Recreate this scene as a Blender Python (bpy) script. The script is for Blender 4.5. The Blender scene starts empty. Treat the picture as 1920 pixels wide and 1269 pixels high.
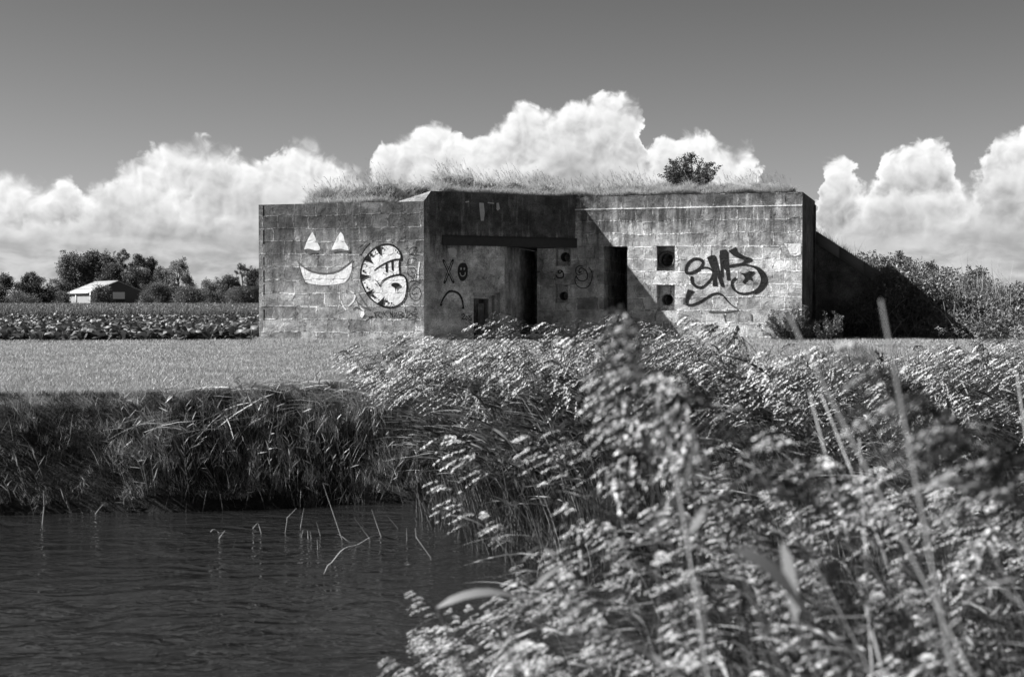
import bpy, math, random
import numpy as np
from mathutils import Vector
from mathutils.geometry import tessellate_polygon

R = math.radians
rng = np.random.default_rng(7)
random.seed(7)
S = bpy.context.scene
COL = S.collection

# ------------------------------------------------------------------ camera, sky, sun, exposure
FPX = 2667.0            # focal length in photo pixels (50 mm)
CX, HY = 960.0, 565.0   # principal column, horizon row
CAMH = 0.88
cam_d = bpy.data.cameras.new('camera')
cam = bpy.data.objects.new('camera', cam_d)
COL.objects.link(cam)
cam.location = (0, 0, CAMH)
cam_d.sensor_width = 36.0
cam_d.lens = 36.0 * FPX / 1920
cam_d.clip_start = 0.05
cam_d.clip_end = 6000
cam.rotation_euler = (R(90) - math.atan((634.5 - HY) / FPX), 0, 0)
cam_d.dof.use_dof = True
cam_d.dof.focus_distance = 24.0
cam_d.dof.aperture_fstop = 3.6
S.camera = cam

SUN_EL, SUN_TH = R(39.5), R(1.0)     # elevation; direction of travel measured from +x
sd = bpy.data.lights.new('sun', 'SUN')
sd.energy = 5.0
sd.angle = R(0.53)
sd.color = (1, 1, 1)
sun = bpy.data.objects.new('sun', sd)
COL.objects.link(sun)
tdir = Vector((math.cos(SUN_TH) * math.cos(SUN_EL), math.sin(SUN_TH) * math.cos(SUN_EL), -math.sin(SUN_EL)))
sun.rotation_euler = tdir.to_track_quat('-Z', 'Y').to_euler()

S.view_settings.view_transform = 'Standard'
S.view_settings.look = 'None'
EXPO = 1.55
S.view_settings.exposure = EXPO
S.view_settings.gamma = 1.0
S.cycles.max_bounces = 6
S.cycles.diffuse_bounces = 1
S.cycles.glossy_bounces = 2
S.cycles.transmission_bounces = 4
S.cycles.use_denoising = True


class NT:
    """small helper for node trees"""
    def __init__(s, tree):
        s.t = tree
        s.n = tree.nodes
        s.l = tree.links

    def add(s, kind, **kw):
        n = s.n.new(kind)
        for k, v in kw.items():
            setattr(n, k, v)
        return n

    def put(s, sock, v):
        if isinstance(v, bpy.types.NodeSocket):
            s.l.new(v, sock)
        elif v is not None:
            sock.default_value = v

    def m(s, op, a, b=None, c=None, clamp=False):
        n = s.add('ShaderNodeMath', operation=op, use_clamp=clamp)
        s.put(n.inputs[0], a)
        if b is not None:
            s.put(n.inputs[1], b)
        if c is not None:
            s.put(n.inputs[2], c)
        return n.outputs[0]

    def noise(s, vec, scale, detail=4, rough=0.55, dist=0.0, dim='3D'):
        n = s.add('ShaderNodeTexNoise', noise_dimensions=dim)
        s.put(n.inputs['Vector'], vec)
        n.inputs['Scale'].default_value = scale
        n.inputs['Detail'].default_value = detail
        n.inputs['Roughness'].default_value = rough
        n.inputs['Distortion'].default_value = dist
        return n.outputs[0]

    def ss(s, v, lo, hi, a=0.0, b=1.0, interp='SMOOTHSTEP'):
        n = s.add('ShaderNodeMapRange', interpolation_type=interp)
        s.put(n.inputs['Value'], v)
        s.put(n.inputs['From Min'], lo)
        s.put(n.inputs['From Max'], hi)
        s.put(n.inputs['To Min'], a)
        s.put(n.inputs['To Max'], b)
        return n.outputs[0]

    def mix(s, f, a, b):
        n = s.add('ShaderNodeMix', data_type='FLOAT')
        s.put(n.inputs[0], f)
        s.put(n.inputs[2], a)
        s.put(n.inputs[3], b)
        return n.outputs[0]

    def sep(s, v):
        n = s.add('ShaderNodeSeparateXYZ')
        s.put(n.inputs[0], v)
        return n.outputs

    def comb(s, x, y, z):
        n = s.add('ShaderNodeCombineXYZ')
        for i, v in enumerate((x, y, z)):
            s.put(n.inputs[i], v)
        return n.outputs[0]

    def vmul(s, v, k):
        n = s.add('ShaderNodeVectorMath', operation='MULTIPLY')
        s.put(n.inputs[0], v)
        s.put(n.inputs[1], k)
        return n.outputs[0]

    def vadd(s, v, k):
        n = s.add('ShaderNodeVectorMath', operation='ADD')
        s.put(n.inputs[0], v)
        s.put(n.inputs[1], k)
        return n.outputs[0]


def build_world():
    w = bpy.data.worlds.new('World')
    S.world = w
    w.use_nodes = True
    t = NT(w.node_tree)
    t.n.clear()
    tc = t.add('ShaderNodeTexCoord')
    d = tc.outputs['Generated']
    sky = t.add('ShaderNodeTexSky', sky_type='NISHITA')
    sky.sun_disc = False
    sky.sun_elevation = SUN_EL
    sky.sun_rotation = R(270)
    sky.air_density = 1.0
    sky.dust_density = 0.6
    sky.ozone_density = 1.0
    sc = t.add('ShaderNodeSeparateColor')
    t.l.new(sky.outputs[0], sc.inputs[0])
    # black-and-white film behind an orange filter: mostly the red light of the sky
    skyv = t.m('ADD', t.m('MULTIPLY', sc.outputs[0], 0.75), t.m('MULTIPLY', sc.outputs[1], 0.25))
    o = t.sep(d)
    u = t.m('ARCTAN2', o[0], o[1])
    v = t.m('ARCSINE', o[2])
    skyv = t.m('MULTIPLY', skyv, t.ss(v, 0.0, 0.30, 0.96, 0.47, 'LINEAR'))
    # cloud coordinates in "hundredths of a radian"
    P = t.comb(t.m('MULTIPLY', u, 10.0), t.m('MULTIPLY', v, 10.0), 0.0)

    uw = t.m('ADD', u, t.m('MULTIPLY', t.m('SUBTRACT', t.noise(P, 5.0, 4, 0.6), 0.5), 0.030))

    def curve(pts, lo=-0.40, hi=0.40):
        n = t.add('ShaderNodeFloatCurve')
        c = n.mapping.curves[0]
        n.mapping.use_clip = True
        xs = []
        for px, py in pts:
            a = math.atan((px - CX) / FPX)
            xs.append(((a - lo) / (hi - lo), math.atan((HY - py) / FPX) / 0.20))
        while len(c.points) > 2:
            c.points.remove(c.points[0])
        c.points[0].location = (max(0, xs[0][0]), xs[0][1])
        c.points[1].location = (min(1, xs[-1][0]), xs[-1][1])
        for x, y in xs[1:-1]:
            c.points.new(x, y)
        for p in c.points:
            p.handle_type = 'AUTO_CLAMPED'
        n.mapping.update()
        f = t.ss(uw, lo, hi, 0.0, 1.0, 'LINEAR')
        t.put(n.inputs['Value'], f)
        return t.m('MULTIPLY', n.outputs[0], 0.20)

    def billow(offset, sc_, octs=((1.0, 1.0), (2.3, 0.5), (5.0, 0.25)), fine=0.55):
        p = t.vadd(P, offset)
        w_ = t.noise(p, sc_ * 1.3, 3, 0.5)
        pw = t.vadd(p, t.comb(t.m('MULTIPLY', t.m('SUBTRACT', w_, 0.5), 0.25), t.m('MULTIPLY', t.m('SUBTRACT', w_, 0.5), -0.2), 0.0))
        acc = None
        for s_, a_ in octs:
            vn = t.add('ShaderNodeTexVoronoi', feature='SMOOTH_F1' if s_ == 1.0 else 'F1', voronoi_dimensions='2D')
            t.put(vn.inputs['Vector'], pw)
            vn.inputs['Scale'].default_value = sc_ * s_
            if s_ == 1.0:
                vn.inputs['Smoothness'].default_value = 0.5
            x = t.m('MULTIPLY', t.m('SUBTRACT', 0.42, vn.outputs['Distance']), a_)
            acc = x if acc is None else t.m('ADD', acc, x)
        if fine:
            fn = t.m('MULTIPLY', t.m('SUBTRACT', t.noise(pw, sc_ * 7, 5, 0.6), 0.5), fine)
            acc = t.m('ADD', acc, fn)
        return acc

    def layer(base, H, off, sc_, amp, edge, bright, dark, fall, alpha=1.0, floor=None):
        b = billow(off, sc_)
        c1 = billow((off[0], off[1], off[2]), sc_, ((1.0, 1.0), (2.3, 0.6), (5.0, 0.25)), 0.10)
        b2 = billow((off[0] - 0.028, off[1] + 0.04, off[2]), sc_, ((1.0, 1.0), (2.3, 0.6), (5.0, 0.25)), 0.10)     # the same puffs, a little nearer the sun
        dep = t.m('ADD', t.m('SUBTRACT', H, v), t.m('MULTIPLY', b, amp))
        wis = t.ss(t.noise(t.vadd(P, (off[1], 7.0, 0)), 2.2, 3, 0.5), 0.46, 0.70, 1.0, 4.0)
        a = t.ss(dep, 0.0, t.m('MULTIPLY', wis, edge))
        lump = t.m('SUBTRACT', c1, b2)
        sh = t.ss(dep, 0.004, fall)
        soft = t.noise(t.vadd(P, (3.1, off[0], 0)), 1.6, 4, 0.5)
        sh = t.m('MULTIPLY', sh, t.ss(soft, 0.30, 0.62, 0.25, 1.0))
        c = t.mix(sh, bright, dark)
        c = t.m('ADD', c, t.m('MULTIPLY', lump, 0.35))
        c = t.m('MAXIMUM', c, 0.30)
        if alpha != 1.0:
            a = t.m('MULTIPLY', a, alpha)
        if floor is not None:
            a = t.m('MULTIPLY', a, t.ss(v, floor[0], floor[1]))
        return t.mix(a, base, c)

    back = [(-180, 350), (0, 334), (45, 331), (70, 348), (95, 350), (125, 334), (150, 348), (165, 372), (205, 330), (225, 300), (262, 290),
            (300, 272), (330, 268), (375, 266), (430, 272), (452, 296), (480, 305), (520, 278), (560, 266), (608, 280), (640, 304), (668, 318), (688, 335),
            (698, 300), (722, 270), (760, 248), (800, 235), (850, 236), (880, 262), (915, 240), (950, 212), (990, 192), (1035, 200), (1062, 186), (1098, 178),
            (1150, 178), (1192, 188), (1206, 225), (1214, 280), (1240, 246), (1282, 238), (1318, 256), (1352, 272), (1398, 268), (1425, 330), (1470, 440),
            (1518, 440), (1534, 330), (1562, 304), (1598, 302), (1624, 352), (1650, 288), (1690, 286), (1722, 270), (1768, 276), (1790, 318), (1822, 350), (1850, 268), (1890, 258), (1925, 244), (2060, 300)]
    mid = [(-180, 420), (0, 400), (60, 420), (120, 408), (165, 372), (200, 340), (250, 334), (300, 352), (345, 372), (380, 330), (430, 320), (470, 318), (520, 330),
           (580, 342), (640, 340), (690, 352), (740, 330), (800, 300), (860, 292), (900, 300), (960, 282), (1010, 270), (1050, 246), (1090, 235), (1140, 255),
           (1190, 300), (1240, 315), (1330, 330), (1400, 380), (1470, 470), (1530, 420), (1590, 400), (1640, 360), (1700, 345), (1745, 350), (1800, 372), (1850, 330), (1925, 300), (2060, 350)]
    low = [(-180, 470), (0, 455), (70, 430), (130, 405), (190, 415), (260, 440), (330, 450), (420, 425), (490, 400), (600, 420), (900, 430), (1300, 440), (1480, 470),
           (1560, 425), (1610, 390), (1665, 395), (1700, 430), (1760, 420), (1830, 405), (1925, 410), (2060, 420)]
    c = skyv
    SK = 10.0            # clouds are written in display-linear values, the background strength is 1/SK
    c = t.m('MULTIPLY', c, 1.0 / SK)
    c = layer(c, curve(back), (0.3, 0.2, 0), 4.2, 0.0105, 0.0055, 0.97, 0.46, 0.040)
    c = layer(c, curve(mid), (5.3, 1.2, 0), 3.6, 0.0125, 0.012, 0.88, 0.40, 0.032, alpha=0.90)
    c = layer(c, curve(low), (9.7, 4.4, 0), 3.8, 0.010, 0.018, 0.72, 0.42, 0.030, alpha=0.85)
    # flat stratified bases near the horizon
    st = t.noise(t.comb(t.m('MULTIPLY', u, 22.0), t.m('MULTIPLY', v, 60.0), 2.0), 1.0, 5, 0.55, 0.3)
    stc = t.ss(st, 0.36, 0.62, 0.40, 0.68)
    k = t.m('MULTIPLY', t.ss(v, 0.062, 0.024), t.ss(t.noise(P, 3.0, 3), 0.25, 0.5, 0.55, 1.0))
    c = t.mix(k, c, stc)
    c = t.mix(t.ss(v, 0.018, -0.004, 0.0, 0.65), c, 0.62)
    col = t.comb(c, c, c)
    bg = t.add('ShaderNodeBackground')
    BGS = 0.05
    kk = 1.0 / BGS / 2 ** EXPO
    sc2 = t.vmul(col, (kk, kk, kk))
    t.l.new(sc2, bg.inputs[0])
    bg.inputs[1].default_value = BGS
    out = t.add('ShaderNodeOutputWorld')
    t.l.new(bg.outputs[0], out.inputs[0])
    w.cycles.sampling_method = 'MANUAL'
    w.cycles.sample_map_resolution = 512


build_world()

# ------------------------------------------------------------------ object helpers

def tag(o, label=None, cat=None, group=None, kind=None):
    if label: o['label'] = label
    if cat: o['category'] = cat
    if group: o['group'] = group
    if kind: o['kind'] = kind
    return o


def empty(name, loc=(0, 0, 0), rz=0.0):
    o = bpy.data.objects.new(name, None)
    o.location = loc
    o.rotation_euler = (0, 0, rz)
    COL.objects.link(o)
    return o


def mesh_data(name, V, F, mat=None, smooth=False, uv=None):
    """V (n,3) array; F = (m,4) or (m,3) array, or a list of such arrays / of index lists"""
    me = bpy.data.meshes.new(name)
    V = np.asarray(V, dtype=np.float32).reshape(-1, 3)
    if isinstance(F, np.ndarray):
        F = [F]
    if len(F) and not isinstance(F[0], np.ndarray):
        loops = np.fromiter((i for f in F for i in f), dtype=np.int32)
        tot = np.array([len(f) for f in F], dtype=np.int32)
    else:
        F = [f for f in F if len(f)]
        loops = np.concatenate([f.reshape(-1) for f in F]).astype(np.int32)
        tot = np.concatenate([np.full(len(f), f.shape[1], dtype=np.int32) for f in F])
    start = np.concatenate([[0], np.cumsum(tot)[:-1]]).astype(np.int32)
    me.vertices.add(len(V))
    me.vertices.foreach_set('co', V.reshape(-1))
    me.loops.add(len(loops))
    me.loops.foreach_set('vertex_index', loops)
    me.polygons.add(len(tot))
    me.polygons.foreach_set('loop_start', start)
    me.polygons.foreach_set('loop_total', tot)
    if smooth:
        me.polygons.foreach_set('use_smooth', np.ones(len(tot), dtype=bool))
    me.update(calc_edges=True)
    if uv is not None:
        l = me.uv_layers.new(name='UVMap')
        l.data.foreach_set('uv', np.asarray(uv, dtype=np.float32)[loops].reshape(-1))
    if mat:
        me.materials.append(mat)
    return me


def obj(name, V, F, mat=None, parent=None, smooth=False, uv=None):
    o = bpy.data.objects.new(name, mesh_data(name, V, F, mat, smooth, uv))
    COL.objects.link(o)
    if parent is not None:
        o.parent = parent
    return o


def inst(name, me, parent=None, loc=None, rot=None, sc=None):
    o = bpy.data.objects.new(name, me)
    COL.objects.link(o)
    if parent is not None: o.parent = parent
    if loc is not None: o.location = loc
    if rot is not None: o.rotation_euler = rot
    if sc is not None: o.scale = (sc, sc, sc)
    return o


class MB:
    """collects vertex / face arrays"""
    def __init__(s):
        s.V, s.Q, s.T, s.n, s.A = [], [], [], 0, []

    def add(s, V, Q=None, T=None, a=None):
        V = np.asarray(V, dtype=np.float32).reshape(-1, 3)
        s.A.append(np.zeros(len(V), dtype=np.float32) if a is None else np.asarray(a, dtype=np.float32))
        if Q is not None and len(Q): s.Q.append(np.asarray(Q, dtype=np.int64) + s.n)
        if T is not None and len(T): s.T.append(np.asarray(T, dtype=np.int64) + s.n)
        s.V.append(V)
        s.n += len(V)
        return s

    def arrays(s):
        F = []
        if s.Q: F.append(np.concatenate(s.Q))
        if s.T: F.append(np.concatenate(s.T))
        return np.concatenate(s.V), F

    def mesh(s, name, mat, smooth=False):
        V, F = s.arrays()
        me = mesh_data(name, V, F, mat, smooth)
        A = np.concatenate(s.A)
        if A.any():
            me.attributes.new('tuft', 'FLOAT', 'POINT').data.foreach_set('value', A)
        return me

    def build(s, name, mat, parent=None, smooth=False):
        o = bpy.data.objects.new(name, s.mesh(name, mat, smooth))
        COL.objects.link(o)
        if parent is not None:
            o.parent = parent
        return o

    def box(s, lo, hi):
        x0, y0, z0 = lo
        x1, y1, z1 = hi
        V = [(x0, y0, z0), (x1, y0, z0), (x1, y1, z0), (x0, y1, z0), (x0, y0, z1), (x1, y0, z1), (x1, y1, z1), (x0, y1, z1)]
        Q = [(0, 3, 2, 1), (4, 5, 6, 7), (0, 1, 5, 4), (1, 2, 6, 5), (2, 3, 7, 6), (3, 0, 4, 7)]
        return s.add(V, Q)


def ribbons(P, W, side):
    """P (n,k,3) centre lines, W (n,k) or (k,) half-widths, side (n,3) or (n,k,3)"""
    n, k, _ = P.shape
    W = np.broadcast_to(W, (n, k))
    if side.ndim == 2:
        side = side[:, None, :]
    L = P - side * W[..., None]
    Rr = P + side * W[..., None]
    V = np.stack([L, Rr], axis=2).reshape(-1, 3)
    i = np.arange(n)[:, None] * (2 * k) + np.arange(k - 1)[None, :] * 2
    Q = np.stack([i, i + 1, i + 3, i + 2], axis=-1).reshape(-1, 4)
    return V, Q


def tube(path, rad, sides=6):
    path = np.asarray(path, float)
    k = len(path)
    rad = np.broadcast_to(rad, (k,))
    tan = np.gradient(path, axis=0)
    tan /= np.linalg.norm(tan, axis=1, keepdims=True) + 1e-9
    ref = np.array([0, 1, 0.01]) if abs(tan[0][1]) < 0.9 else np.array([1, 0, 0.0])
    a = np.cross(tan, ref)
    a /= np.linalg.norm(a, axis=1, keepdims=True) + 1e-9
    b = np.cross(tan, a)
    th = np.arange(sides) / sides * 2 * np.pi
    V = path[:, None, :] + rad[:, None, None] * (np.cos(th)[None, :, None] * a[:, None, :] + np.sin(th)[None, :, None] * b[:, None, :])
    i = np.arange(k - 1)[:, None] * sides + np.arange(sides)[None, :]
    j = np.arange(k - 1)[:, None] * sides + (np.arange(sides)[None, :] + 1) % sides
    Q = np.stack([i, j, j + sides, i + sides], axis=-1).reshape(-1, 4)
    return V.reshape(-1, 3), Q


def unit(v):
    return v / (np.linalg.norm(v, axis=-1, keepdims=True) + 1e-9)


def blades(base, h, w, lean, bend=0.5, segs=3, r=rng, curl=0.0):
    """grass blades: base (n,3), height h (n,), half-width w (n,), lean (n,3) horizontal drift as a share of the height"""
    n = len(base)
    t = np.linspace(0, 1, segs + 1)
    up = np.zeros((n, segs + 1, 3))
    up[..., 2] = t[None, :] - curl * t[None, :] ** 2
    dr = lean[:, None, :] * ((1 - bend) * t + bend * t ** 2)[None, :, None]
    P = base[:, None, :] + h[:, None, None] * (up + dr)
    a = r.uniform(0, 2 * np.pi, n)
    side = np.stack([np.cos(a), np.sin(a), np.zeros(n)], 1)
    W = w[:, None] * np.array([1.0] + [0.95 - 0.9 * (q ** 1.5) for q in t[1:-1]] + [0.08])[None, :]
    return ribbons(P, W, side)


def vnoise(x, y, seed=0, octaves=4, f=1.0):
    """cheap smooth value noise, -1..1"""
    r = np.random.default_rng(seed)
    tab = r.uniform(-1, 1, (256, 256))
    out = np.zeros_like(np.asarray(x, float))
    amp, tot = 1.0, 0.0
    for o_ in range(octaves):
        X, Y = np.asarray(x) * f + 17.3 * o_, np.asarray(y) * f + 5.1 * o_
        xi, yi = np.floor(X).astype(int), np.floor(Y).astype(int)
        fx, fy = X - xi, Y - yi
        fx, fy = fx * fx * (3 - 2 * fx), fy * fy * (3 - 2 * fy)
        g = lambda a, b: tab[a % 256, b % 256]
        out += amp * ((g(xi, yi) * (1 - fx) + g(xi + 1, yi) * fx) * (1 - fy) + (g(xi, yi + 1) * (1 - fx) + g(xi + 1, yi + 1) * fx) * fy)
        tot += amp
        amp *= 0.5
        f *= 2.07
    return out / tot


# ------------------------------------------------------------------ materials (black-and-white photograph: every colour is a grey)

def leaf_mat(name, val, var=0.35, trans=0.35, rough=0.5, spec=0.35, scale=3.0, backval=None):
    m = bpy.data.materials.new(name)
    m.use_nodes = True
    t = NT(m.node_tree)
    t.n.clear()
    g = t.add('ShaderNodeNewGeometry')
    oi = t.add('ShaderNodeObjectInfo')
    n1 = t.noise(g.outputs['Position'], scale, 3)
    n2 = t.m('MULTIPLY', g.outputs['Random Per Island'], 1.0)
    f = t.m('ADD', t.m('MULTIPLY', t.m('SUBTRACT', n1, 0.5), 1.6 * var), t.m('MULTIPLY', t.m('SUBTRACT', n2, 0.5), 1.3 * var))
    f = t.m('ADD', f, t.m('MULTIPLY', t.m('SUBTRACT', oi.outputs['Random'], 0.5), 0.5 * var))
    c = t.m('MAXIMUM', t.m('MULTIPLY', t.m('ADD', f, 1.0), val), 0.004)
    col = t.comb(c, c, c)
    p = t.add('ShaderNodeBsdfPrincipled')
    t.l.new(col, p.inputs['Base Color'])
    p.inputs['Roughness'].default_value = rough
    p.inputs['Specular IOR Level'].default_value = spec
    tr = t.add('ShaderNodeBsdfTranslucent')
    t.l.new(t.vmul(col, (1.1, 1.1, 1.1)), tr.inputs[0])
    mx = t.add('ShaderNodeMixShader')
    mx.inputs[0].default_value = trans
    t.l.new(p.outputs[0], mx.inputs[1])
    t.l.new(tr.outputs[0], mx.inputs[2])
    o = t.add('ShaderNodeOutputMaterial')
    t.l.new(mx.outputs[0], o.inputs[0])
    return m


def plain_mat(name, val, rough=0.8, var=0.25, scale=6.0, bump=0.3, metal=0.0, spec=0.3, stretch=(1, 1, 1)):
    m = bpy.data.materials.new(name)
    m.use_nodes = True
    t = NT(m.node_tree)
    p = t.n['Principled BSDF']
    g = t.add('ShaderNodeNewGeometry')
    pos = t.vmul(g.outputs['Position'], stretch)
    n = t.noise(pos, scale, 6, 0.6)
    n2 = t.noise(pos, scale * 7, 4, 0.6)
    c = t.m('MULTIPLY', t.m('ADD', 1.0, t.m('ADD', t.m('MULTIPLY', t.m('SUBTRACT', n, 0.5), 2.4 * var), t.m('MULTIPLY', t.m('SUBTRACT', n2, 0.5), 1.2 * var))), val)
    c = t.m('MAXIMUM', c, 0.002)
    t.l.new(t.comb(c, c, c), p.inputs['Base Color'])
    p.inputs['Roughness'].default_value = rough
    p.inputs['Metallic'].default_value = metal
    p.inputs['Specular IOR Level'].default_value = spec
    if bump:
        b = t.add('ShaderNodeBump')
        b.inputs['Strength'].default_value = bump
        b.inputs['Distance'].default_value = 0.02
        t.l.new(t.m('ADD', n, t.m('MULTIPLY', n2, 0.4)), b.inputs['Height'])
        t.l.new(b.outputs[0], p.inputs['Normal'])
    return m


def concrete(name, blocks=True, lo=0.16, hi=0.34, top_dark=0.5, paint=None, paint_keep=0.9, zj=3.0, row=0.29, s0=0.0, raise_=1.4, zt=(0.6, 3.2), soft=None, stain=1.0):
    """weathered concrete; UV = metres along the wall / metres above ground.  paint = grey of spray paint lying on it"""
    m = bpy.data.materials.new(name)
    m.use_nodes = True
    t = NT(m.node_tree)
    p = t.n['Principled BSDF']
    uvn = t.add('ShaderNodeUVMap')
    uv = uvn.outputs[0]
    u, v = t.sep(uv)[0], t.sep(uv)[1]
    big = t.noise(uv, 0.9, 5, 0.6, dim='2D')
    med = t.noise(uv, 4.5, 8, 0.68, dim='2D')
    fine = t.noise(uv, 38.0, 5, 0.7, dim='2D')
    streak = t.noise(t.comb(t.m('MULTIPLY', u, 7.0), t.m('MULTIPLY', v, 0.8), 0), 1.0, 6, 0.65, dim='2D')
    base = t.mix(t.ss(big, 0.3, 0.7), lo, hi)
    base = t.m('MULTIPLY', base, t.ss(med, 0.25, 0.75, 0.52, 1.48, 'LINEAR'))
    base = t.m('MULTIPLY', base, t.ss(fine, 0.25, 0.75, 0.50, 1.50, 'LINEAR'))
    blotch = t.noise(t.vadd(uv, (4.0, 17.0, 0)), 1.7, 7, 0.72, dim='2D')
    base = t.m('MULTIPLY', base, t.ss(blotch, 0.36, 0.56, 0.62, 1.08))
    # dark growth under the roof edge, running down in streaks
    e = t.m('ADD', t.ss(v, zt[0], zt[1], 0.0, 1.0, 'LINEAR'), t.m('MULTIPLY', t.m('SUBTRACT', streak, 0.5), 1.5))
    base = t.m('MULTIPLY', base, t.ss(e, 0.30, 0.95, 1.0, 1.0 - top_dark))
    h = t.m('MULTIPLY', t.m('SUBTRACT', med, 0.5), 0.034)
    h = t.m('ADD', h, t.m('MULTIPLY', t.m('SUBTRACT', fine, 0.5), 0.014))
    if blocks:
        wob = t.noise(uv, 3.8, 6, 0.8, dim='2D')
        wob2 = t.noise(t.vadd(uv, (7.7, 3.1, 0)), 3.4, 6, 0.8, dim='2D')
        uvb = t.comb(t.m('ADD', t.m('SUBTRACT', u, s0), t.m('MULTIPLY', t.m('SUBTRACT', wob, 0.5), 0.16)),
                     t.m('ADD', t.m('SUBTRACT', v, zj - 40 * row), t.m('ADD', t.m('MULTIPLY', t.m('SUBTRACT', wob2, 0.5), 0.075), t.m('MULTIPLY', t.m('SUBTRACT', t.noise(uv, 0.8, 2, 0.5, dim='2D'), 0.5), 0.10))), 0.0)
        bt = t.add('ShaderNodeTexBrick')
        t.l.new(uvb, bt.inputs['Vector'])
        bt.inputs['Scale'].default_value = 1.0
        bt.inputs['Mortar Size'].default_value = 0.018
        bt.inputs['Mortar Smooth'].default_value = 0.5
        bt.inputs['Brick Width'].default_value = 0.53
        bt.inputs['Row Height'].default_value = row
        bt.inputs['Color1'].default_value = (0, 0, 0, 1)
        bt.inputs['Color2'].default_value = (1, 1, 1, 1)
        bt.inputs['Mortar'].default_value = (0.5, 0.5, 0.5, 1)
        bt.offset = 0.5
        bt.squash = 0.72
        bt.squash_frequency = 3
        fac = bt.outputs['Fac']
        perb = t.sep(bt.outputs['Color'])[0]
        # joints come and go, some filled proud and pale, others hollow
        on = t.ss(t.noise(uv, 2.3, 4, 0.7, dim='2D'), 0.42, 0.58)
        jf = t.m('MULTIPLY', fac, t.m('ADD', 0.45, t.m('MULTIPLY', on, 0.55)))
        pale = t.ss(t.noise(t.vadd(uv, (31.0, 9.0, 0)), 3.2, 5, 0.7, dim='2D'), 0.30, 0.54)
        base = t.m('MULTIPLY', base, t.mix(perb, 0.74, 1.26))
        base = t.mix(t.m('MULTIPLY', jf, 0.9), base, t.mix(pale, t.m('MULTIPLY', base, 0.28), t.m('MULTIPLY', base, 2.6)))
        h = t.m('ADD', h, t.m('MULTIPLY', t.m('MULTIPLY', jf, t.mix(pale, -0.8, 1.0)), 0.030 * raise_))
        h = t.m('ADD', h, t.m('MULTIPLY', perb, 0.012))
    else:
        # board marks of the shuttering and a few cracks
        brd = t.m('PINGPONG', t.m('ADD', v, t.m('MULTIPLY', t.noise(uv, 1.5, 2, dim='2D'), 0.02)), 0.31)
        ln = t.ss(brd, 0.0, 0.008, 1.0, 0.0)
        base = t.m('MULTIPLY', base, t.mix(t.m('MULTIPLY', ln, t.ss(big, 0.4, 0.6)), 1.0, 0.6))
        h = t.m('ADD', h, t.m('MULTIPLY', ln, -0.004))
    # pits and thin cracks
    vo = t.add('ShaderNodeTexVoronoi', feature='DISTANCE_TO_EDGE', voronoi_dimensions='2D')
    t.l.new(t.vadd(uv, t.comb(t.m('MULTIPLY', med, 0.5), t.m('MULTIPLY', big, 0.7), 0)), vo.inputs['Vector'])
    vo.inputs['Scale'].default_value = 1.7
    crk = t.m('MULTIPLY', t.ss(vo.outputs['Distance'], 0.0, 0.012, 1.0, 0.0), t.ss(t.noise(uv, 1.1, 2, dim='2D'), 0.50, 0.62))
    base = t.m('MULTIPLY', base, t.mix(crk, 1.0, 0.45))
    h = t.m('ADD', h, t.m('MULTIPLY', crk, -0.008))
    pit = t.ss(t.noise(t.vadd(uv, (2, 8, 0)), 16.0, 3, 0.5, dim='2D'), 0.66, 0.74)
    base = t.m('MULTIPLY', base, t.mix(pit, 1.0, 0.6))
    h = t.m('ADD', h, t.m('MULTIPLY', pit, -0.006))
    # pale scuffs of lime
    sc_ = t.m('MULTIPLY', t.ss(t.noise(t.vadd(uv, (12, 2, 0)), 2.6, 8, 0.75, dim='2D'), 0.60, 0.70), 0.5 * stain)
    base = t.mix(sc_, base, t.m('MULTIPLY', base, 1.8))
    if paint is not None:
        wear = t.ss(t.m('ADD', t.m('MULTIPLY', med, 0.6), t.m('MULTIPLY', fine, 0.4)), 0.26, 0.34)
        f = t.m('MULTIPLY', wear, paint_keep)
        base = t.mix(f, base, t.m('MULTIPLY', paint, t.ss(med, 0.2, 0.8, 0.82, 1.18, 'LINEAR')))
    c = t.m('MINIMUM', t.m('MAXIMUM', base, 0.006), 0.85)
    t.l.new(t.comb(c, c, c), p.inputs['Base Color'])
    p.inputs['Roughness'].default_value = 0.92
    p.inputs['Specular IOR Level'].default_value = 0.15
    b = t.add('ShaderNodeBump')
    b.inputs['Strength'].default_value = 1.0
    b.inputs['Distance'].default_value = 1.0
    t.l.new(h, b.inputs['Height'])
    t.l.new(b.outputs[0], p.inputs['Normal'])
    return m


M = {}
M['blocks'] = concrete('block_concrete_wing', True, 0.18, 0.34, 0.62, raise_=1.7, zj=2.80, s0=0.1, zt=(0.9, 2.7))
M['blocks2'] = concrete('block_concrete_front', True, 0.32, 0.53, 0.72, raise_=1.7, zj=3.0, s0=0.3, zt=(1.3, 3.3))
M['poured'] = concrete('poured_concrete', False, 0.36, 0.62, 0.80, zt=(1.6, 2.5))
M['slab'] = concrete('roof_edge_concrete', False, 0.28, 0.40, 0.2, zt=(0.5, 6))
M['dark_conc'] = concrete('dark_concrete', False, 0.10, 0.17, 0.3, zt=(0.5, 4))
M['white_wing'] = concrete('white_paint_on_wing', True, 0.30, 0.42, 0.0, paint=0.72, paint_keep=0.86, zj=2.80, s0=0.1)
M['black_wing'] = concrete('black_paint_on_wing', True, 0.2, 0.3, 0.0, paint=0.022, paint_keep=0.95, zj=2.80, s0=0.1)
M['marker'] = concrete('marker_on_wing', True, 0.10, 0.14, 0.0, paint=0.012, paint_keep=1.0, zj=2.80, s0=0.1)
M['grey_wing'] = concrete('thin_grey_paint_on_wing', True, 0.2, 0.3, 0.0, paint=0.07, paint_keep=0.75, zj=2.80, s0=0.1)
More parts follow.
